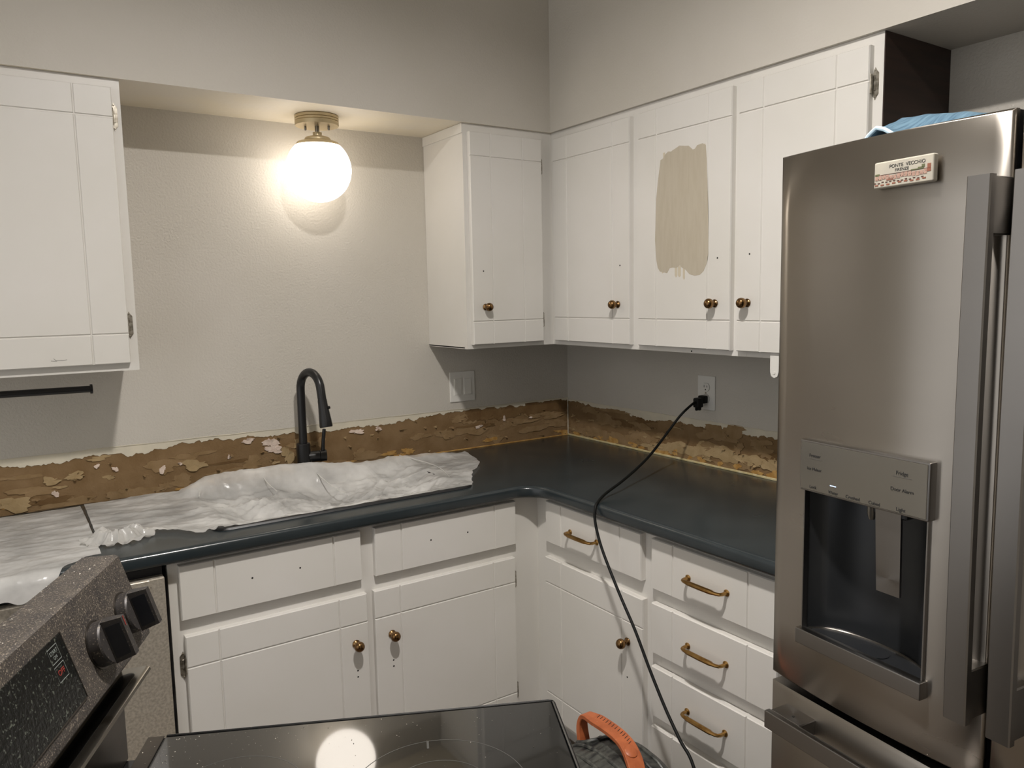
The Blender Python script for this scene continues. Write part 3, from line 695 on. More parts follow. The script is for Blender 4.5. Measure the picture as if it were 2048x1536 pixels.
bm = bmesh.new(); lathe(bm, [(0, ZS-.052), (.0145, ZS-.053), (.0145, ZS-.064), (.026, ZS-.066), (.039, ZS-.070), (.042, ZS-.074), (.042, ZS-.079), (.040, ZS-.081), (.052, ZS-.086), (.066, GZ+GR*math.sin(math.acos(.066/GR))+.004), (.074, GZ+GR*math.sin(math.acos(.074/GR))+.001), (.072, GZ+GR*math.sin(math.acos(.074/GR))-.001), (.05, ZS-.092)], T, 48); obj('globe_holder', bm, 'fixture', t, True, 30)
bm = bmesh.new(); prof = [(GR*math.sin(math.pi*k/40), GZ-GR*math.cos(math.pi*k/40)) for k in range(41) if GZ-GR*math.cos(math.pi*k/40) < GZ+.088]
lathe(bm, prof, T, 48); obj('globe', bm, 'globe', t, True, 179)
# room ceiling light (behind and above the camera)
t = thing('ceiling_light', 'round opal flush ceiling light in the middle of the kitchen ceiling', 'light', CEIL_POS)
T = Matrix.Translation((CEIL_POS[0], CEIL_POS[1], 0))
bm = bmesh.new(); lathe(bm, [(0, CEIL-.0005), (.125, CEIL-.0005), (.128, CEIL-.03), (.122, CEIL-.048), (.060, CEIL-.0505), (.0575, CEIL-.030), (0, CEIL-.030)], T, 40); obj('trim_ring', bm, 'fridge_case', t, True, 30)
bm = bmesh.new(); lathe(bm, [(0, CEIL-.0305), (.056, CEIL-.0305), (.056, CEIL-.033), (0, CEIL-.033)], T, 40); obj('diffuser', bm, 'diffuser', t)

# ------------------------------------------------------------------ switch, outlet, cord, bar
t = thing('light_switch', 'white double rocker switch plate on the back wall below the corner cabinet', 'switch', (-.533, 0, 1.171))
bm = bmesh.new(); box(bm, -.591, -.476, -.0055, .0005, 1.111, 1.232, .0025, 2); obj('plate', bm, 'plate', t)
for cx_ in (-.556, -.511):
    bm = bmesh.new(); box(bm, cx_-.0185, cx_+.0185, -.0062, -.005, 1.1365, 1.2065, .0004); obj('rocker_frame', bm, 'plate', t)
    bm = bmesh.new(); z0, z1 = 1.1395, 1.2035
    prism(bm, [(-.0062, z0), (-.0078, z0+.001), (-.0112, z1-.001), (-.0062, z1)] if cx_ < -.53 else [(-.0062, z0), (-.0112, z0+.001), (-.0078, z1-.001), (-.0062, z1)], lambda p, q: (q, p[0], p[1]), cx_-.0155, cx_+.0155)
    obj('rocker', bm, 'plate', t)
t = thing('wall_outlet', 'white duplex outlet on the right wall with a black plug in it', 'outlet', (0, -.80, 1.174))
bm = bmesh.new(); box(bm, -.0055, .0005, -.839, -.760, 1.114, 1.235, .0025, 2); obj('plate', bm, 'plate', t)
for zz in (1.1945, 1.1535):
    bm = bmesh.new(); P = []
    for k in range(24):
        a = 2*math.pi*k/24; P.append((-.7985 + .0172*math.cos(a), zz + max(-.0140, min(.0140, .0172*math.sin(a)))))
    prism(bm, P, lambda p, q: (q, p[0], p[1]), -.0076, -.005); rc = obj('receptacle', bm, 'plate', t)
    for dy, h in ((.0064, .0042), (-.0064, .0035)):
        bm = bmesh.new(); box(bm, -.0079, -.0070, -.7985+dy-.0011, -.7985+dy+.0011, zz+.003-h, zz+.003+h); obj('slot', bm, 'slot', rc)
    bm = bmesh.new(); cyl(bm, (-.0079, -.7985, zz-.0085), .0026, .001, 'x', 12); obj('slot', bm, 'slot', rc)
    bm = bmesh.new(); P2 = [(a*1.0, b) for a, b in P]
    sweep(bm, [(-.0056, a, b) for a, b in P2 + P2[:1]], .0007, 5); obj('receptacle_gap', bm, 'print_grey', rc)
bm = bmesh.new(); cyl(bm, (-.0075, -.7985, 1.174), .003, .002, 'x', 12); obj('plate_screw', bm, 'nickel', t, True, 30)
t = thing('power_cord', 'black power cord plugged into the right outlet and draped over the worktop edge', 'cord', (-.6, -1.0, .9))
bm = bmesh.new(); box(bm, -.030, -.0085, -.812, -.783, 1.139, 1.166, .004, 2); pl = obj('plug', bm, 'rubber', t, True, 40)
bm = bmesh.new(); box(bm, -.058, -.030, -.812, -.786, 1.126, 1.160, .005, 2); box(bm, -.050, -.036, -.809, -.800, 1.116, 1.128, .003); box(bm, -.050, -.036, -.796, -.787, 1.114, 1.128, .003); obj('strain_relief', bm, 'rubber', pl, True, 40)
CP = [(-.055,-.800,1.147),(-.075,-.797,1.138),(-.12,-.786,1.102),(-.20,-.794,1.042),(-.30,-.826,.994),(-.40,-.862,.964),(-.50,-.903,.946),(-.58,-.927,.929),(-.632,-.955,.9195),(-.652,-.966,.907),(-.660,-.973,.873),(-.665,-.995,.826),(-.67,-1.029,.777),(-.68,-1.103,.692),(-.69,-1.175,.618),(-.70,-1.243,.535),(-.71,-1.309,.463),(-.72,-1.371,.409),(-.73,-1.428,.367),(-.77,-1.52,.24),(-.80,-1.565,.10),(-.83,-1.575,.02),(-.90,-1.56,.008),(-1.05,-1.50,.006),(-1.10,-1.40,.006)]
bm = bmesh.new(); sweep(bm, catmull(CP, 6), .0043, 10); obj('cord', bm, 'rubber', t, True, 60)
t = thing('towel_bar', 'matte black bar mounted under the left wall cabinet', 'bar', (-2.05, -.2, 1.29))
bm = bmesh.new(); sweep(bm, [(-2.32, -.2, 1.2915), (-1.858, -.2, 1.2875)], .0095, 18); obj('rod', bm, 'black', t, True, 40)
bm = bmesh.new(); sweep(bm, [(-1.859, -.2, 1.2875), (-1.853, -.2, 1.2875)], .0135, 20); obj('end_cap', bm, 'black', t, True, 40)
bm = bmesh.new(); box(bm, -2.335, -2.315, -.212, -.188, 1.275, ZB+.0015, .002); box(bm, -2.35, -2.30, -.235, -.165, ZB-.004, ZB+.0015, .001); obj('bracket', bm, 'black', t)
t = thing('cabinet_clip', 'small white rounded plastic tab hanging under the wall cabinet beside the fridge', 'clip', (-.30, -1.31, ZB))
bm = bmesh.new(); P = [(-1.300, ZB+.019), (-1.300, 1.305), (-1.304, 1.293), (-1.314, 1.288), (-1.324, 1.293), (-1.328, 1.305), (-1.328, ZB+.019)]
prism(bm, P, lambda p, q: (q, p[0], p[1]), -.3040, -.2935); obj('tab', bm, 'plate', t)
bm = bmesh.new(); cyl(bm, (-.306, -1.314, 1.302), .004, .003, 'x', 12); obj('tab_rivet', bm, 'plate', t, True, 30)

# ------------------------------------------------------------------ dishwasher
t = thing('dishwasher', 'stainless steel dishwasher behind the stove, left of the sink cabinet', 'dishwasher', (-2.06, -.33, 0))
bm = bmesh.new(); box(bm, -2.362, -1.7665, -.60, -.03, .02, .872); obj('body', bm, 'fridge_case', t)
bm = bmesh.new(); box(bm, -2.358, -1.7665, -.632, -.602, .105, .846, .003, 2); dr = obj('door', bm, 'steel_dw', t)
bm = bmesh.new(); box(bm, -2.34, -1.80, -.6345, -.631, .775, .845, .002); obj('control_strip', bm, 'steel_dw', dr)
bm = bmesh.new(); cyl(bm, (-1.80, -.6325, .825), .0018, .0012, 'y', 10); obj('screw_hole', bm, 'hole', dr)
bm = bmesh.new(); box(bm, -2.358, -1.7665, -.55, -.53, 0, .10); obj('toe_panel', bm, 'fridge_case', t)

# ------------------------------------------------------------------ refrigerator (local: x along the front, y into the body)
t = thing('refrigerator', 'stainless french door refrigerator with a dispenser, right foreground', 'refrigerator', (-.786, -1.692, 0), math.radians(-95.768))
W = .878; DZ0, DZ1 = .743, 1.780
bm = bmesh.new(); box(bm, .006, W-.006, .085, .70, .02, 1.757, .004); obj('case', bm, 'fridge_case', t)
def bow(s, w, b=.014): return -b*(1-(2*s/w-1)**2)
def fridge_door(x0, x1, hole=None):
    bm = bmesh.new(); w = x1-x0
    ss = sorted(set([0, .004, w-.004, w] + [w*k/16 for k in range(1, 16)] + ([hole[0]-x0, hole[1]-x0] if hole else [])))
    zz = sorted(set([DZ0, DZ0+.004, DZ1-.004, DZ1] + [DZ0+(DZ1-DZ0)*k/8 for k in range(1, 8)] + ([hole[2], hole[3]] if hole else [])))
    def yy(s, z):
        e = .0035 if (s in (0, w) or z in (DZ0, DZ1)) else 0
        return bow(s, w)+e
    V = {(i, j): bm.verts.new((x0+s, yy(s, z), z)) for i, s in enumerate(ss) for j, z in enumerate(zz)}
    for i in range(len(ss)-1):
        for j in range(len(zz)-1):
            if hole and hole[0]-x0-1e-6 <= ss[i] < hole[1]-x0-1e-6 and hole[2]-1e-6 <= zz[j] < hole[3]-1e-6: continue
            bm.faces.new((V[i, j], V[i+1, j], V[i+1, j+1], V[i, j+1]))
    return bm, ss, zz, V, w
def door_obj(x0, x1, hole=None):
    bm, ss, zz, V, w = fridge_door(x0, x1, hole)
    n, m = len(ss), len(zz); border = [(i, 0) for i in range(n)] + [(n-1, j) for j in range(1, m)] + [(i, m-1) for i in range(n-2, -1, -1)] + [(0, j) for j in range(m-2, 0, -1)]
    fr = [V[b] for b in border]; bk = [bm.verts.new((v.co.x, .012, v.co.z)) for v in fr]
    for k in range(len(fr)): bm.faces.new((fr[k], fr[(k+1) % len(fr)], bk[(k+1) % len(fr)], bk[k]))
    d = obj('door', bm, 'steel', t, True, 50)
    bm = bmesh.new()
    if hole:
        box(bm, x0+.001, hole[0]-.004, .0115, .078, DZ0+.001, DZ1-.001); box(bm, hole[1]+.004, x1-.001, .0115, .078, DZ0+.001, DZ1-.001)
        box(bm, hole[0]-.004, hole[1]+.004, .0115, .078, DZ0+.001, hole[2]-.012); box(bm, hole[0]-.004, hole[1]+.004, .0115, .078, hole[3]+.002, DZ1-.001)
        box(bm, hole[0]-.004, hole[1]+.004, .074, .078, hole[2]-.012, hole[3]+.002)
    else: box(bm, x0+.001, x1-.001, .0115, .078, DZ0+.001, DZ1-.001)
    obj('door_liner', bm, 'fridge_case', d)
    return d
HOLE_R = (.087, .337, .865, 1.168)
ld = door_obj(0, .433, HOLE_R); ld['label'] = 'left door with water and ice dispenser'
rd = door_obj(.443, W)
def handle(door, x0, x1):
    bm = bmesh.new(); z0, z1 = .857, 1.684; n = 12
    for k in range(n):
        pass
    prof = [(x0, -.056), (x0+.002, -.058), (x1-.002, -.058), (x1, -.056), (x1, -.045), (x0, -.045)]
    ring = []
    for k in range(n+1):
        z = z0+(z1-z0)*k/n; o = -.004*(1-(2*k/n-1)**2)
        ring.append([bm.verts.new((x, y+o, z)) for x, y in prof])
    for A, B in zip(ring, ring[1:]):
        for k in range(6): bm.faces.new((A[k], A[(k+1) % 6], B[(k+1) % 6], B[k]))
    bm.faces.new(ring[0][::-1]); bm.faces.new(ring[-1])
    h = obj('handle', bm, 'steel_d', door, True, 30)
    for a, b in ((z0+.004, z0+.085), (z1-.085, z1-.002)):
        bm = bmesh.new(); box(bm, x0+.006, x1-.002, -.0448, bow(x0+.01, .433)+.0055 if door is ld else .0005, a, b, .002)
        obj('handle_bracket', bm, 'steel_d', h)
handle(ld, .402, .4375); handle(rd, .468, .5035)
# dispenser
dn = obj('dispenser', (lambda bm: (box(bm, .084, .345, -.020, .017, 1.149, 1.2465, .003, 2), bm)[1])(bmesh.new()), 'steel_d', t, True, 40)
bm = bmesh.new(); box(bm, .0875, .3415, -.0212, -.0199, 1.1525, 1.243, .001); obj('control_panel', bm, 'panel', dn)
dn.location.y = -.0065
TR = (math.pi/2, 0, 0); yp = -.0216
for body, x, z, sz, mm in (('Freezer', .103, 1.2125, .0082, 'print_dark'), ('Ice Maker', .102, 1.187, .0082, 'print_dark'), ('Lock', .100, 1.153, .0080, 'print_dark'), ('Water', .147, 1.1515, .0080, 'print_dark'), ('Crushed', .190, 1.1515, .0085, 'print_dark'), ('Cubed', .235, 1.1515, .0085, 'print_dark'), ('Light', .287, 1.152, .0088, 'print_dark'), ('Fridge', .287, 1.2135, .0090, 'print_dark'), ('Door Alarm', .288, 1.185, .0085, 'print_dark')):
    text('lettering', body, sz, dn, (.084+(x-.066)*.963, yp, z+.0068), TR, mm)
for x, z, w in ((.121, 1.2133, .028), (.297, 1.2140, .034)):
    bm = bmesh.new(); box(bm, x-w/2, x+w/2, yp-.0001, yp+.0003, z-.0004, z+.0004); obj('fine_print', bm, 'print_grey', dn)
bm = bmesh.new(); box(bm, .155, .168, yp-.0002, yp+.0003, 1.1700, 1.1714); obj('indicator', bm, 'led', dn)
bm = bmesh.new(); n = 24; x0, x1, z0, z1 = HOLE_R
def rdep(k):
    u = 2*k/n-1; return .004 + .062*math.sqrt(max(0, 1-u*u*.999))
A = [bm.verts.new((x0+(x1-x0)*k/n, rdep(k), z0)) for k in range(n+1)]; B = [bm.verts.new((x0+(x1-x0)*k/n, rdep(k), z1)) for k in range(n+1)]
for k in range(n): bm.faces.new((A[k], B[k], B[k+1], A[k+1]))
fa, fb = bm.verts.new((x0, -.006, z1)), bm.verts.new((x1, -.006, z1)); bm.faces.new([fa] + B + [fb])
ga, gb = bm.verts.new((x0, -.006, z0)), bm.verts.new((x1, -.006, z0)); bm.faces.new([gb] + A[::-1] + [ga])
bm.faces.new((ga, A[0], B[0], fa)); bm.faces.new((gb, fb, B[-1], A[-1]))
obj('recess', bm, 'recess', dn, True, 40, recalc=False)
for xx in (x0, x1):
    bm = bmesh.new(); box(bm, xx-.0012, xx+.0012, -.009, .004, z0, z1); obj('recess_trim', bm, 'steel_d', dn)
bm = bmesh.new(); pts = [(x0+(x1-x0)*k/n, rdep(k)-.003, z0+.0035) for k in range(n+1)]
sweep(bm, pts, .0022, 6); obj('tray_rim', bm, 'steel', dn, True)
bm = bmesh.new(); P = [(x0+(x1-x0)*k/n, rdep(k)-.004) for k in range(1, n)]; P += [(x1-.002, -.004), (x0+.002, -.004)]
prism(bm, P, lambda p, q: (p[0], p[1], q), z0+.0003, z0+.0025); obj('drip_tray', bm, 'recess', dn, True, 30)
bm = bmesh.new(); lathe(bm, [(0, 0), (.030, 0), (.034, .0012), (.026, .0022), (.012, .0018), (0, .0018)], Matrix.Translation((.214, .026, z0+.0026)) @ Matrix.Scale(.75, 4, (0, 1, 0)), 28); obj('tray_boss', bm, 'recess', dn, True, 40)
bm = bmesh.new(); box(bm, .082, .344, -.022, -.002, .845, .8755, .0022, 2); obj('tray_lip', bm, 'steel_d', dn, True, 40)
bm = bmesh.new(); P = [(.238, 1.147), (.287, 1.147), (.284, .997), (.239, .997)]
prism(bm, P, lambda p, q: (p[0], q + .008*(1.147-p[1])/.15, p[1]), -.006, -.001); obj('paddle', bm, 'steel_d', dn)
bm = bmesh.new(); box(bm, .232, .295, -.004, .030, 1.136, 1.1495, .003); obj('ice_chute', bm, 'recess', dn)
bm = bmesh.new(); lathe(bm, [(0, 1.1495), (.0085, 1.1495), (.0075, 1.130), (.005, 1.120), (0, 1.1192)], Matrix.Translation((.221, .008, 0)), 16); obj('water_nozzle', bm, 'panel', dn, True, 40)
# freezer drawer
bm = bmesh.new(); n = 16; zz = [.10, .104, .30, .50, .715, .7235]
V = [[bm.verts.new((W*k/n, bow(W*k/n, W, .006) + (.0035 if (k in (0, n) or j in (0, len(zz)-1)) else 0), z)) for j, z in enumerate(zz)] for k in range(n+1)]
for k in range(n):
    for j in range(len(zz)-1): bm.faces.new((V[k][j], V[k+1][j], V[k+1][j+1], V[k][j+1]))
border = [V[k][0] for k in range(n+1)] + [V[n][j] for j in range(1, len(zz))] + [V[k][-1] for k in range(n-1, -1, -1)] + [V[0][j] for j in range(len(zz)-2, 0, -1)]
bk = [bm.verts.new((v.co.x, .078, v.co.z)) for v in border]
for k in range(len(border)): bm.faces.new((border[k], border[(k+1) % len(border)], bk[(k+1) % len(border)], bk[k]))
fz = obj('freezer_drawer', bm, 'steel', t, True, 50)
bm = bmesh.new(); box(bm, .040, W-.040, -.062, -.048, .657, .693, .002, 2); h = obj('handle', bm, 'steel_d', fz, True, 30)
for a, b in ((.042, .115), (W-.115, W-.042)):
    bm = bmesh.new(); box(bm, a, b, -.0482, .002, .660, .6915, .002); obj('handle_bracket', bm, 'steel_d', h)
bm = bmesh.new(); cyl(bm, (.085, -.030, .6912), .003, .0012, 'z', 12); obj('screw_hole', bm, 'hole', h)
bm = bmesh.new(); box(bm, .02, W-.02, .05, .09, 0.0, .095); obj('base_grille', bm, 'fridge_case', t)
# magnet (thing on the fridge door)
mg = thing('fridge_magnet', 'souvenir magnet with bridge scene and lettering on the left fridge door', 'magnet', t.location, t.rotation_euler[2])
my = -.0147
bm = bmesh.new(); box(bm, .206, .311, my-.012, my+.0005, 1.6945, 1.7375, .003, 3); obj('tile', bm, 'magnet', mg, True, 40)
text('lettering', 'PONTE  VECCHIO', .0078, mg, (.266, my-.0123, 1.7275), TR, 'print_dark'); text('lettering', 'FIRENZE', .0066, mg, (.257, my-.0123, 1.7205), TR, 'print_dark')
M['rust'] = mat('rust paint', lin(126, 76, 58), .6); M['rose'] = mat('rose paint', lin(158, 128, 114), .6); M['umber'] = mat('umber paint', lin(72, 44, 36), .6); M['leaf'] = mat('olive paint', lin(88, 92, 62), .6)
rr = random.Random(8)
def dabs(name, m, items):
    bm = bmesh.new()
    for x, z, w, h in items: box(bm, x-w/2, x+w/2, my-.01255, my-.0118, z-h/2, z+h/2)
    obj(name, bm, m, mg)
dabs('painted_houses', 'rose', [(.212+.0066*k, 1.7110+.001*math.sin(k), .0055, .006+.002*rr.random()) for k in range(14)])
dabs('painted_windows', 'umber', [(.211+.0040*k, 1.7105+rr.uniform(-.002, .002), .0013, .0016) for k in range(23)] + [(.209+.007*k, 1.7035+rr.uniform(-.001, .001), .004, .0016) for k in range(13)] + [(.262, 1.7158, .09, .0007)])
dabs('painted_reflection', 'rust', [(.212+.0105*k, 1.7015-rr.random()*.002, .006, .0022) for k in range(9)] + [(.304, 1.7165, .006, .012), (.236, 1.7075, .012, .003)])
for q_ in [(.290, 1.7175, .010, .004), (.294, 1.7205, .005, .005), (.213, 1.7165, .008, .003), (.279, 1.7165, .012, .002)]: dabs('painted_tree', 'leaf', [q_])
mg.location = t.matrix_basis @ Vector((.0185, 0, -.0050))
# blue cloth on the fridge
bm = bmesh.new(); nu, nv = 44, 26
def cloth_pt(a, b, off):
    # a along the front (s), b into the depth
    pa = [(0, 0), (.06, .030), (.14, .052), (.20, .060), (.28, .054), (.40, .032), (.52, .012), (1, .004)]
    pb = [(0, .025), (.08, .068), (.2, .091), (.4, .089), (.7, .079), (1, .060)]
    k = min(1, b*1.6); k = k*k*(3-2*k); hgt = interp(pa, a)*(1-k) + interp(pb, a)*k
    s_ = .066 + .235*a - .045*b; y = .125 + .20*b
    z = 1.7595 + hgt + off + .002*noise.noise((a*9, b*7, 1))
    return (s_, y, z)
for off in (0, .007):
    G = [[bm.verts.new(cloth_pt(i/nu, j/nv, off)) for j in range(nv+1)] for i in range(nu+1)]
    for i in range(nu):
        for j in range(nv): bm.faces.new((G[i][j], G[i+1][j], G[i+1][j+1], G[i][j+1]))
    if off: 
        for i in range(nu): bm.faces.new((G[i][0], P0[i][0], P0[i+1][0], G[i+1][0])); bm.faces.new((G[i][-1], G[i+1][-1], P0[i+1][-1], P0[i][-1]))
        for j in range(nv): bm.faces.new((G[0][j], G[0][j+1], P0[0][j+1], P0[0][j])); bm.faces.new((G[-1][j], P0[-1][j], P0[-1][j+1], G[-1][j+1]))
    P0 = G
cl = thing('cleaning_cloth', 'folded light blue ribbed cloth on top of the fridge', 'cloth', t.location, t.rotation_euler[2])
obj('cloth_layer', bm, 'cloth', cl, True, 50)
bm = bmesh.new(); sweep(bm, [Vector(cloth_pt(i/30, 0, .004)) + Vector((0, -.002, 0)) for i in range(31)], .0040, 8); obj('hem', bm, 'hem', cl, True)
bm = bmesh.new(); sweep(bm, [Vector(cloth_pt(.04+i/30*.5, 0, 0)) + Vector((.010, .004, -.018-.004*math.sin(i/30*3.1))) for i in range(31)], .0060, 8); obj('inner_fold', bm, 'hem', cl, True)

# ------------------------------------------------------------------ range (local: x from the back to the front, y = 0 far side)
rot = math.atan2(-.43273, .90152)
t = thing('electric_range', 'dusty black glass-top electric range pulled out at an angle in the foreground', 'stove', (-1.934, -1.519, 0), rot)
RW = .762
bm = bmesh.new(); box(bm, -.055, .560, -RW+.004, -.004, .03, .884, .003); obj('body', bm, 'range_black', t)
bm = bmesh.new(); box(bm, .556, .578, -RW+.010, -.010, .24, .80, .004); od = obj('oven_door', bm, 'range_steel', t)
bm = bmesh.new(); sweep(bm, [(.602, -RW+.06, .775), (.602, -.06, .775)], .011, 14); box(bm, .576, .600, -.095, -.075, .766, .784); box(bm, .576, .600, -RW+.075, -RW+.095, .766, .784); rh = obj('handle', bm, 'range_steel', od, True, 40)
bm = bmesh.new(); box(bm, .556, .576, -RW+.010, -.010, .05, .23, .004); obj('storage_drawer', bm, 'range_steel', t)
bm = bmesh.new(); box(bm, -.004, .5845, -RW, 0, .8842, .9115, .006, 3); obj('cooktop_frame', bm, 'range_black', t, True, 40)
bm = bmesh.new(); box(bm, -.002, .0205, -RW+.002, -.002, .9116, .9135, .0006); obj('rear_trim', bm, 'range_steel', t)
bm = bmesh.new(); box(bm, .0235, .578, -RW+.007, -.007, .9113, .9140, .0012, 2); gl = obj('glass_top', bm, 'glass', t)
bm = bmesh.new()
sweep(bm, [(.024, -.0035, .9125), (.574, -.0035, .9125), (.5800, -.006, .9125), (.5815, -.012, .9125), (.5815, -RW+.012, .9125)], .0028, 8); obj('cooktop_rim', bm, 'range_black', t, True)
def ringm(parent, cx_, cy_, r_, wd=.0012):
    bm = bmesh.new(); n = 72
    A = [bm.verts.new((cx_+(r_-wd)*math.cos(2*math.pi*k/n), cy_+(r_-wd)*math.sin(2*math.pi*k/n), .91412)) for k in range(n)]
    B = [bm.verts.new((cx_+r_*math.cos(2*math.pi*k/n), cy_+r_*math.sin(2*math.pi*k/n), .91412)) for k in range(n)]
    for k in range(n): bm.faces.new((A[k], A[(k+1) % n], B[(k+1) % n], B[k]))
    obj('burner_ring', bm, 'ring', parent)
for c_ in ((.400, -.195, .114), (.400, -.195, .066), (.145, -.165, .090), (.145, -.575, .09), (.41, -.57, .10), (.27, -.38, .05)): ringm(gl, *c_)
bm = bmesh.new(); box(bm, .388, .391, -.100, -.082, .9138, .91418); obj('burner_mark', bm, 'ring', gl)
# backguard
bg = [(-.074, 1.176), (-.070, 1.180), (-.028, 1.1815), (-.023, 1.179), (.0095, 1.072), (.0100, 1.066), (.004, 1.058), (-.019, 1.028), (-.074, 1.028)]
bm = bmesh.new(); prism(bm, bg, lambda p, q: (p[0], q, p[1]), -RW, 0); bgd = obj('backguard', bm, 'range_dust', t)
bm = bmesh.new(); box(bm, -.060, -.030, -RW+.003, -.003, .885, 1.0285); obj('riser', bm, 'range_steel', t)
bm = bmesh.new(); prism(bm, [(-.031, 1.016), (.002, 1.020), (.0075, 1.018), (.009, 1.014), (.006, 1.010), (-.020, .990), (-.031, .985)], lambda p, q: (p[0], q, p[1]), -RW+.002, -.002); lip = obj('vent_lip', bm, 'rod', t, True, 30)
bm = bmesh.new(); P = []
for k in range(13): a = math.pi*k/12; P.append((-.014+.010*math.cos(a), -.030+.010*math.sin(a)))
for k in range(13): a = math.pi+math.pi*k/12; P.append((-.014+.010*math.cos(a), -RW+.030+.010*math.sin(a)))
prism(bm, P, lambda p, q: (p[0], p[1], q + .115*(p[0]+.014)), 1.0170, 1.0185); obj('vent_slot', bm, 'range_black', lip)
e2 = Vector((.2906, 0, -.9568)); nf = Vector((.9568, 0, .2906)); f0 = Vector((-.023, 0, 1.179))
RF = Matrix.Rotation(math.asin(.9568), 4, 'Y')
def fp(w, e, out=0): return f0 + Vector((0, -w, 0)) + e2*e + nf*out
def face_plate(name, w0, w1, e0, e1, o0, o1, m, parent):
    bm = bmesh.new(); P = [(w0, e0), (w1, e0), (w1, e1), (w0, e1)]
    prism(bm, P, lambda p, q: fp(p[0], p[1], q), o0, o1); return obj(name, bm, m, parent)
dsp = face_plate('display', .209, RW-.209, .019, .100, -.001, .0015, 'display', bgd)
bm = bmesh.new()
sweep(bm, [fp(.2085, .0185, .0012), fp(.2085, .1005, .0012), fp(RW-.2085, .1005, .0012), fp(RW-.2085, .0185, .0012)], .0010, 6); obj('display_trim', bm, 'range_steel', dsp)
def outline(name, w, e, hw, he, m, wd=.0006):
    bm = bmesh.new(); sweep(bm, [fp(w-hw, e-he, .0016), fp(w+hw, e-he, .0016), fp(w+hw, e+he, .0016), fp(w-hw, e+he, .0016), fp(w-hw, e-he, .0016)], wd, 5); obj(name, bm, m, dsp)
outline('button_outline', .2350, .0335, .011, .0085, 'pale', .0004); outline('button_outline', .2350, .0545, .011, .0085, 'pale', .0004)
TRF = (RF @ Matrix.Rotation(math.pi/2, 4, 'Z')).to_euler()
for body, w, e, m, sz in (('START', .235, .0310, 'pale', .0060), ('ON', .235, .0372, 'pale', .0052), ('OFF', .235, .0545, 'red', .0085)):
    text('lettering', body, sz, dsp, fp(w, e, .0017), TRF, m)
def range_knob():
    bm = bmesh.new()
    lathe(bm, [(0, 0), (.0262, 0), (.0276, .0015), (.0276, .013), (.0262, .0152), (0, .0154)], seg=36)
    A = [(-.0272, -.0090), (.0272, -.0090), (.0272, .0090), (-.0272, .0090)]; B = [(-.0245, -.0055), (.0258, -.0055), (.0258, .0055), (-.0245, .0055)]
    a = [bm.verts.new((x, y, .0150)) for x, y in A]; b = [bm.verts.new((x, y, .038)) for x, y in B]
    for k in range(4): bm.faces.new((a[k], a[(k+1) % 4], b[(k+1) % 4], b[k]))
    bm.faces.new(b)
    return mesh_of('control_knob', bm, 'knob', True, angle=30)
KM = range_knob()
bm = bmesh.new(); lathe(bm, [(.0270, 0), (.0300, 0), (.0300, .0012), (.0270, .0016)], seg=36); KB = mesh_of('knob_bezel', bm, 'range_steel', True, angle=40)
bm = bmesh.new(); box(bm, -.0242, -.012, -.0009, .0009, .0378, .0384); KI = mesh_of('knob_pointer', bm, 'red')
KS = []  # dark plates drawn where the blade's hollow sides lie in shade
for sg in (-1, 1):
    bm = bmesh.new(); A = [(-.0195, .0175), (.0215, .0175), (.0205, .0345), (-.0195, .0345)]
    yy_ = lambda z: sg*(.0090 - (z-.015)/.023*.0035)
    a = [bm.verts.new((x, yy_(z)-sg*.0005, z)) for x, z in A]; b = [bm.verts.new((x, yy_(z)+sg*.0005, z)) for x, z in A]
    for k in range(4): bm.faces.new((a[k], a[(k+1) % 4], b[(k+1) % 4], b[k]))
    bm.faces.new(a); bm.faces.new(b[::-1]); KS.append(mesh_of('knob_grip_shade', bm, 'knob_shade'))
for w in (.047, .140, RW-.140, RW-.047):
    k = link('control_knob', KM, bgd); k.matrix_basis = Matrix.Translation(fp(w, .068, .0002)) @ RF
    for ks in KS:
        o = link('knob_grip_shade', ks, bgd); o.matrix_basis = Matrix.Translation(fp(w, .068, .0002)) @ RF
    o = link('knob_bezel', KB, bgd); o.matrix_basis = Matrix.Translation(fp(w, .068, .0001)) @ RF
    if w == .140:
        o = link('knob_pointer', KI, bgd); o.matrix_basis = Matrix.Translation(fp(w, .068, .0002)) @ RF
# plaster dust and crumbs lying on the stove
rr = random.Random(12); bm = bmesh.new()
def crumb(bm, p, r_):
    c = [Vector((rr.uniform(-1, 1), rr.uniform(-1, 1), 0)).normalized()*r_*rr.uniform(.6, 1.2) for _ in range(3)]
    vs_ = [bm.verts.new(Vector(p)+q) for q in c]; top = bm.verts.new(Vector(p)+Vector((0, 0, r_*.9)))
    for i in range(3): bm.faces.new((vs_[i], vs_[(i+1) % 3], top))
for i in range(420):
    x = .03 + .54*rr.random()**2.2; y = -.012 - .45*rr.random()**1.6
    crumb(bm, (x, y, .9141), .0004+.0009*rr.random()**4)
for i in range(60): crumb(bm, (rr.uniform(0, .02), rr.uniform(-.5, -.01), .9136), .0007+.0012*rr.random()**2)
for i in range(160): crumb(bm, (rr.uniform(-.068, -.030), rr.uniform(-.6, -.01), 1.1815), .0006+.0016*rr.random()**4)
cr = obj('dust_crumbs', bm, 'speckmat', t); cr['kind'] = 'stuff'

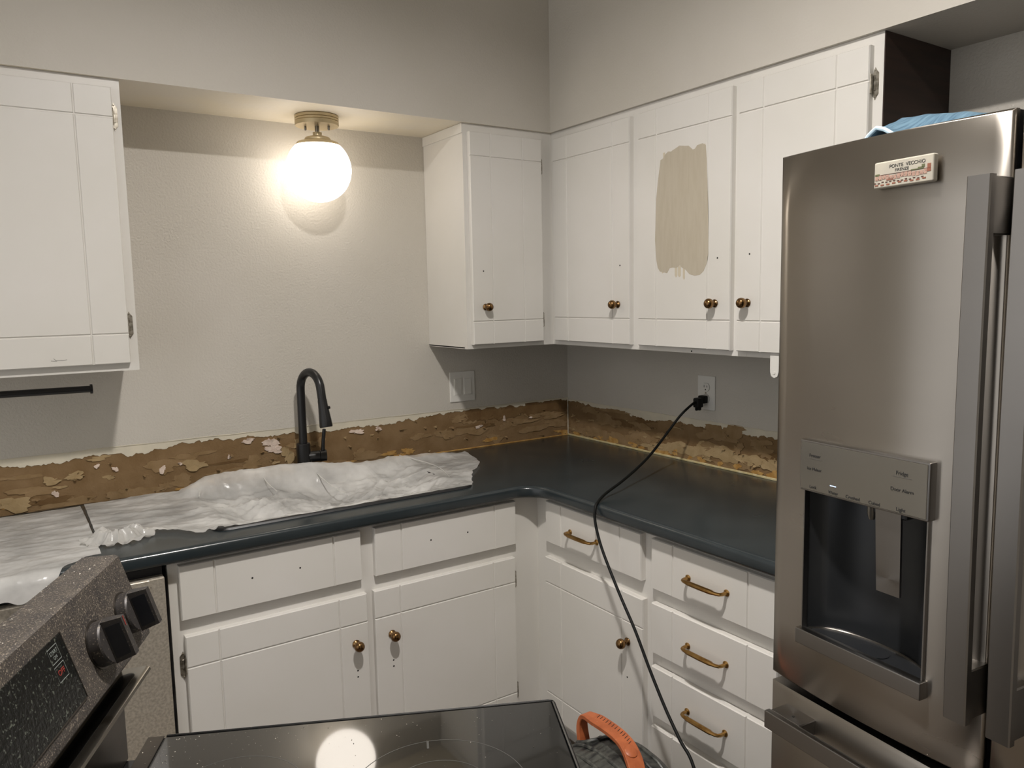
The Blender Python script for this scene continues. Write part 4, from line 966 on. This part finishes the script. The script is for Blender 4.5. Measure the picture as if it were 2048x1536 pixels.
# ------------------------------------------------------------------ shop vacuum on the floor
VX, VY = -.885, -1.300
t = thing('shop_vacuum', 'dusty black shop vacuum with an orange carry handle beside the drawers', 'vacuum', (VX, VY, 0))
T = Matrix.Translation((VX, VY, 0))
bm = bmesh.new(); lathe(bm, [(0, .035), (.145, .035), (.158, .05), (.170, .215), (.174, .225), (0, .225)], T, 40); obj('drum', bm, 'vac', t, True, 40)
bm = bmesh.new(); lathe(bm, [(.176, .222), (.184, .228), (.184, .243), (.178, .250), (.170, .285), (.150, .325), (.118, .352), (.080, .366), (.040, .372), (0, .373)], T, 48)
for v in bm.verts:
    if v.co.z > .25:
        a = math.atan2(v.co.y-VY, v.co.x-VX); v.co.z += .002*math.sin(6*a) + (v.co.z-.25)*.16
ld_ = obj('lid', bm, 'vac', t, True, 40)
bm = bmesh.new()
for dx in (-.060, -.020, .055, .095):
    sweep(bm, [(VX+dx, VY+.13-.10*k/10*2.4, .0) for k in range(2)], .001, 4) if False else None
    pts = []
    for k in range(15):
        yv = -.150+.30*k/14; rr_ = min(.176, math.hypot(dx, yv)); zt = interp([(0,.373),(.04,.372),(.08,.366),(.118,.352),(.150,.325),(.170,.285),(.178,.25)], rr_)
        pts.append((VX+dx, VY+yv, zt+.001+(zt-.25)*.16))
    sweep(bm, pts, .0050, 8)
obj('lid_rib', bm, 'vac', ld_, True)
bm = bmesh.new(); n = 26; pts = []
for k in range(n+1):
    a = 2*math.pi*k/n; pts.append((VX+.030+.042*math.cos(a), VY+.108+.034*math.sin(a), -.037+1.16*interp([(0,.373),(.04,.372),(.08,.366),(.118,.352),(.150,.325),(.170,.285)], math.hypot(.030+.042*math.cos(a), .108+.034*math.sin(a)))))
sweep(bm, pts, .0065, 8); obj('lid_collar', bm, 'vac', ld_, True)
HP = [(VX+.026, VY+.140, .345), (VX+.026, VY+.147, .395), (VX+.027, VY+.135, .424), (VX+.028, VY+.105, .431), (VX+.030, VY+.060, .432), (VX+.030, VY+.010, .430), (VX+.026, VY-.030, .422), (VX+.018, VY-.062, .404), (VX+.006, VY-.090, .378), (VX-.006, VY-.112, .350), (VX-.012, VY-.128, .325)]
pts = catmull(HP, 5); bm = bmesh.new(); nn = len(pts)
flat = []
for k in range(nn):
    u = k/(nn-1); w = interp([(0,.018),(.16,.014),(.26,.016),(.34,.022),(.55,.021),(.7,.023),(.85,.021),(1,.024)], u); flat.append((w, .0062))
sweep(bm, pts, 1, up=(1, 0, 0), flat=flat); hd = obj('carry_handle', bm, 'orange', t, True, 40); hd['label'] = 'orange curved carry handle'
bm = bmesh.new()
for k in range(13):
    u = .33 + .27*k/12; p = pts[int(u*(nn-1))]; q = pts[min(nn-1, int(u*(nn-1))+1)]; tt = u*(nn-1)-int(u*(nn-1)); c = p.lerp(q, tt)
    sweep(bm, [c+Vector((.003, -.002, .0064)), c+Vector((.015, .002, .0064))], .0010, 4)
obj('printed_mark', bm, 'print_dark', hd)
bm = bmesh.new(); lathe(bm, [(0, 0), (.017, 0), (.0165, .004), (.012, .0065), (0, .007)], Matrix.Translation((VX+.020, VY-.048, .4165)) @ Matrix.Rotation(.42, 4, 'X'), 24); obj('handle_pivot', bm, 'orange', hd, True, 40)
bm = bmesh.new(); box(bm, -.020, .020, -.035, .035, -.006, .010, .004, 2); bmesh.ops.transform(bm, matrix=Matrix.Translation((VX-.020, VY-.148, .318)) @ Matrix.Rotation(.75, 4, 'X'), verts=bm.verts); obj('latch', bm, 'orange', t, True, 40)
bm = bmesh.new(); box(bm, .168, .205, -.04, .04, .215, .262, .010, 3); bmesh.ops.transform(bm, matrix=T @ Matrix.Rotation(-.9, 4, 'Z'), verts=bm.verts); obj('side_latch', bm, 'vac', t, True, 40)
for k in range(4):
    a = .6+math.pi/2*k; bm = bmesh.new(); cyl(bm, (VX+.135*math.cos(a)-.01, VY+.135*math.sin(a), .0205), .020, .02, 'x', 18); obj('caster', bm, 'rubber', t, True, 40)

for o in LOCALS:
    if '_loc' in o: del o['_loc']
